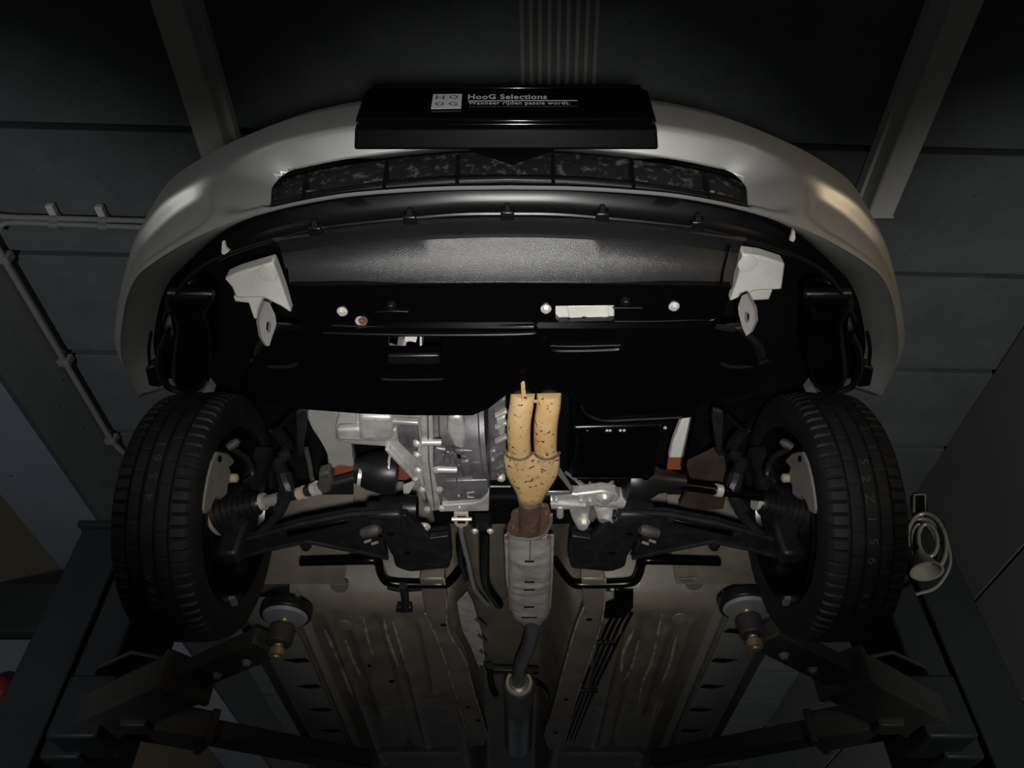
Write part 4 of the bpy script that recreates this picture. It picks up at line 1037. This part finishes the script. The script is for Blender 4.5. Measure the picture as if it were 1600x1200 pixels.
for y0, x0, x1, z in ((878, 820, 835, .982), (910, 820, 835, .996), (922, 818, 836, 1.002), (949, 819, 835, 1.014), (965, 815, 840, 1.030)):
    MB().tube([W(x0, y0, z), W(x1, y0, z)], .0016, 6).build('shield_slot', 'black_matt', cat)
# seam down the middle
MB().tube([W(829, 846, .995), W(828, 876, .985)], .001, 6).build('shield_seam', 'rust_brown', cat)
pipe = MB().tube(cr(pz([(829, 962, 1.075), (832, 985, 1.08), (826, 1010, 1.09), (815, 1035, 1.10), (810, 1060, 1.11), (810, 1085, 1.12)]), 5), .0235, 20).build('mid_pipe', 'pipe_grey', car, angle=60)
ms = W(811, 1066, 1.115); me_ = W(810, 1162, 1.13); ml = (me_ - ms).length
mf = MB().lathe(ms, me_ - ms, [(-.01, .026), (0, .048), (.012, .055), (ml * .5, .056), (ml, .056), (ml + .03, .03)], 40).build('muffler', 'pipe_grey', car, angle=40)
MB().lathe(ms, me_ - ms, [(-.004, .030), (-.006, .046), (.004, .050)], 40, cap=False).build('muffler_ring', 'band_tan', mf)
MB().bar(W(765, 1046, 1.15), W(842, 1048, 1.15), .03, .02).build('tunnel_brace', 'chassis_black', car, bevel=.004)
MB().tube(cr(pz([(764, 1040, 1.14), (768, 1070, 1.14), (775, 1085, 1.13)]), 4), .012, 10).build('hanger', 'rubber_black', car)
MB().tube(cr(pz([(836, 1066, 1.12), (850, 1075, 1.14), (856, 1088, 1.16)]), 4), .010, 10).build('hanger', 'rubber_black', car)

# ---- oil sump and steering rack
sp = MB().prism(pz([(893, 668, .985), (1036, 664, .99), (1030, 700, .99), (1024, 744, .995), (1016, 750, .995), (898, 750, .995), (890, 742, .995), (900, 690, .985)]), (0, 0, .12)).build('oil_sump', 'black_plastic', car, bevel=.008, seg=3)
lab(sp, 'glossy black oil sump')
MB().tube(pz([(902, 688, .984), (896, 744, .994)]), .004, 8).build('sump_edge', 'rim_black', sp)
for x in (917, 948, 953, 969, 975, 1039):
    bolt(W(x, 671 if x < 1000 else 667, .99), .0035, (0, 0, -1), 'bolt_steel', sp, washer=False)
bolt(W(1009, 742, .994), .008, (0, 0, -1), 'black_plastic', sp)
MB().tube(cr(flat([(908, 634), (918, 648), (945, 657), (1000, 655), (1066, 652)], .975), 5), .003, 8).build('tray_edge_bead', 'black_trim', car)
rk = MB().tube(cr(pz([(862, 780, 1.06), (900, 780, 1.055), (940, 776, 1.055), (972, 778, 1.06)]), 4), [.024] * 4 + [.021] * 4 + [.026] * 5, 20).build('steering_rack', 'cast_alu', car)
lab(rk, 'pale cast aluminium steering rack housing')
MB().prism(flat([(862, 770), (900, 773), (940, 768), (962, 771), (970, 778), (962, 786), (930, 790), (864, 792)], 1.034), (0, 0, .03)).build('rack_cover', 'cast_alu', rk, bevel=.005)
MB().tube(pz([(860, 786, 1.034), (915, 789, 1.03)]), .005, 8).build('rack_rib', 'cast_alu', rk)
MB().prism(flat([(888, 792), (898, 790), (916, 790), (922, 794), (920, 826), (912, 832), (902, 828), (893, 810)], 1.035), (0, 0, .018)).build('rack_foot', 'cast_alu', rk, bevel=.005)
bolt(W(912, 815, 1.034), .011, (0, 0, -1), 'bolt_steel', rk)
MB().lathe(W(945, 778, 1.035), (0, 0, -1), [(-.02, .02), (.004, .019), (.012, .012), (.013, .002)], 20).build('rack_cap', 'cast_alu', rk)
MB().lathe(W(948, 806, 1.04), (-.3, .3, -1), [(-.03, .022), (.004, .026), (.015, .018)], 20).build('pinion_cap', 'cast_alu', rk)
MB().prism(flat([(926, 788), (960, 784), (956, 812), (946, 822), (930, 806)], 1.046), (0, 0, .03)).build('pinion_case', 'cast_alu', rk, bevel=.008)
MB().tube(flat([(875, 790), (875, 806)], 1.04), .009, 10).build('rack_stud', 'cast_alu', rk)
for px, py in ((869, 781), (908, 781), (922, 782)):
    bolt(W(px, py, 1.033), .0045, (0, 0, -1), 'cast_alu', rk)
MB().prism(flat([(862, 752), (868, 732), (876, 734), (896, 766), (894, 773), (848, 775), (850, 768), (888, 768)], 1.03), (0, 0, .008)).build('exhaust_hanger_plate', 'bare_steel', car, bevel=.002)
MB().prism(flat([(868, 738), (890, 766), (858, 767)], 1.028), (0, 0, .004)).build('hanger_plate_core', 'black_plastic', car)
for pts in ([(884, 738), (900, 750), (912, 762)], [(905, 752), (918, 762), (922, 754)], [(936, 755), (950, 757), (958, 752)], [(896, 760), (908, 770)]):
    MB().tube(flat(pts, 1.06), .004, 8).build('sump_line', 'bare_steel', car)

# ---- floor pan with tunnel, front kick-up and pressed swages
pan = MB(); xs = [-0.66 + 1.32 * i / 110 for i in range(111)]; yy = [1.62 + 2.88 * (j / 130) for j in range(131)]


def swage(x, y, xc, y0, y1, w, h):
    return h * math.exp(-((x - xc) / w) ** 2) * smooth(y0 - .03, y0 + .03, y) * smooth(y1 + .03, y1 - .03, y)


def pan_z(x, y):
    z = 1.075
    z += 0.36 * smooth(2.06, 1.82, y) ** 1.3 * smooth(.15, .25, abs(x - X0))                         # kick-up to the bulkhead
    z += 0.17 * smooth(.20, .10, abs(x - X0))                        # tunnel
    ax = abs(x - X0)
    for xc, a, b_ in ((.27, 2.1, 2.65), (.34, 2.12, 3.2), (.41, 2.1, 3.2), (.48, 2.15, 2.85), (.55, 2.1, 3.4)):
        z += swage(ax, y, xc, a, b_, .012, -.018 if xc != .41 else .014)
    z -= swage(ax, y, .46, 2.09, 2.12, .03, .008)
    for y_ in (2.75, 3.25):
        z -= .006 * math.exp(-((y - y_) / .02) ** 2) * smooth(.2, .24, ax) * smooth(.6, .56, ax)
    return z


pan.grid([[V((x, y, pan_z(x, y))) for x in xs] for y in yy])
fp = pan.build('floor_pan', 'floor_pan', car, angle=60); lab(fp, 'dirty brown-grey floor pan with centre tunnel')
for lst in ([(655, 905), (694, 905), (698, 940), (700, 985), (726, 1030), (740, 1080), (762, 1150), (754, 1166), (735, 1166), (712, 1085), (688, 1010), (664, 958)],
            [(908, 905), (946, 905), (944, 950), (932, 1000), (906, 1075), (886, 1140), (876, 1175), (858, 1172), (850, 1150), (864, 1110), (880, 1050), (898, 985), (912, 950)]):
    ra = MB().prism([W(x, y, 1.045) for x, y in lst], (0, 0, .04)).build('floor_rail', 'floor_pan', car, bevel=.006)
    for part_ in (lst[1:7], lst[8:]):
        MB().tube(cr([W(x, y, 1.046) for x, y in part_], 3), .0028, 6).build('rail_edge', 'scuffed_edge', ra)
    for f in (.35, .62, .86):
        k_ = int(f * 5); a_ = W(*lst[k_ + 1], 1.044); b_ = W(*lst[-(k_ + 1)], 1.044)
        MB().lathe(a_.lerp(b_, .5), (0, 0, -1), [(0, .009), (.001, .008)], 12).build('rail_hole', 'black_matt', ra)
for q in ([(568, 966), (574, 995), (583, 1024)], [(540, 1000), (550, 1028), (564, 1058)], [(600, 970), (608, 1002), (622, 1040)], [(614, 972), (626, 1010), (640, 1056)], [(508, 985), (530, 1035), (552, 1090)],
          [(990, 985), (974, 1020), (970, 1062)], [(998, 1000), (988, 1040), (974, 1064)], [(1034, 960), (1020, 1030), (1004, 1068), (996, 1120)], [(1056, 996), (1046, 1040), (1030, 1075)], [(1028, 1090), (1020, 1125)]):
    MB().tube(cr([W(x, y, 1.064) for x, y in q], 4), [.002] + [.006] * (4 * (len(q) - 1) - 1) + [.002], 8).build('pan_swage', 'scuffed_edge', fp)
for px, py in ((576, 1040), (612, 1065), (720, 1085), (895, 1034), (1028, 1028)):
    MB().lathe(W(px, py, 1.063), (0, 0, -1), [(0, .010), (.001, .009)], 12).build('pan_grommet', 'black_matt', fp)
for lst, z in (([(714, 942), (730, 925), (738, 940), (752, 985), (758, 1030), (748, 1045), (735, 1010), (722, 985)], 1.11), ):
    MB().prism([W(x, y, z) for x, y in lst], (0, 0, .006)).build('heat_shield_panel', 'heat_shield', car, bevel=.002)
for k in range(4):
    MB().tube(pz([(741 + 4 * k, 965 + 24 * k, 1.10), (760, 980 + 24 * k, 1.13)]), .005, 8).build('shield_rib', 'pipe_grey', car)
for px, py in ((530, 916), (1085, 912), (538, 976), (1062, 966)):
    MB().lathe(W(px, py, 1.072), (0, -.2, -1), [(-.01, .026), (.004, .024), (.0045, .012)], 24).build('drain_plug', 'floor_pan', car, bevel=.002)
for px, py in ((532, 917), (1072, 908)):
    MB().prism(flat([(px - 10, py - 3), (px + 12, py - 4), (px + 10, py + 6), (px - 4, py + 4)], 1.06), (0, 0, .004)).build('reflective_patch', 'bare_steel', car)
MB().tube(pz([(630, 915, 1.03), (633, 935, 1.035), (633, 952, 1.04)]), .0115, 12).build('tie_bolt', 'chassis_black', car)
MB().prism(flat([(620, 950), (643, 950), (645, 958), (618, 958)], 1.04), (0, 0, .02)).build('tie_bolt_foot', 'chassis_black', car, bevel=.004)
# brake and fuel lines clipped to the pan
lines = []
for k in range(4):
    path = pz([(960 + 9 * k, 958, 1.06), (946 + 9 * k, 985, 1.062), (928 + 8 * k, 1030, 1.064), (908 + 7 * k, 1080, 1.066), (880 + 6 * k, 1160, 1.068)])
    MB().tube(cr(path, 4), .0055, 8).build('fluid_line', 'black_plastic', car)
MB().prism(flat([(960, 922), (990, 925), (990, 950), (978, 966), (944, 968), (946, 955), (960, 948)], 1.05), (0, 0, .03)).build('line_cover', 'black_plastic', car, bevel=.005)
MB().prism(flat([(954, 912), (1000, 912), (1000, 918), (978, 920), (966, 925), (954, 923)], 1.06), (0, 0, .004)).build('line_label', 'primer_white', car)
for y, x0, x1 in ((1003, 918, 960), (1078, 896, 934)):
    MB().bar(W(x0, y, 1.056), W(x1, y + 2, 1.056), .014, .012).build('line_clip', 'black_trim', car, bevel=.003)


# ---- sills with slotted skirts
def sill(s):
    sk = MB(); rows_ = []
    ys = [1.93, 1.95, 2.05, 2.3, 2.7, 3.1, 3.5, 3.9, 4.4]
    for y in ys:
        rows_.append([V((-.615, y, 1.075)), V((-.625, y, 1.022)), V((-.632, y, 1.022)), V((-.640, y, 1.050)), V((-.70, y, 1.052)), V((-.765, y, 1.050)), V((-.79, y, 1.060)), V((-.825, y, 1.10)), V((-.835, y, 1.16)), V((-.83, y, 1.25))])
    so = put(sk.grid(rows_), s, 'side_skirt', 'silver_paint', car, angle=30)
    lab(so, 'silver side skirt with black slots')
    put(MB().box((-.634, 1.95, 1.018), (-.622, 4.4, 1.05)), s, 'sill_flange', 'floor_pan', car, bevel=.002)
    for k in range(7):
        y = 2.13 + .205 * k
        put(MB().prism([V((-.74, y, 1.0495)), V((-.665, y - .012, 1.0495)), V((-.655, y + .012, 1.0495)), V((-.70, y + .022, 1.0495))], (0, 0, .004)), s, 'skirt_slot', 'black_matt', so, smooth=False)


both(sill)

# ------------------------------------------------------------------ lift everything to the real floor height
for o in sc.objects:
    if o.parent is None and o.type in ('MESH', 'EMPTY'):
        o.location.z += CZ
for o in [o for o in sc.objects if o.type == 'EMPTY' and not o.children]:
    bpy.data.objects.remove(o)
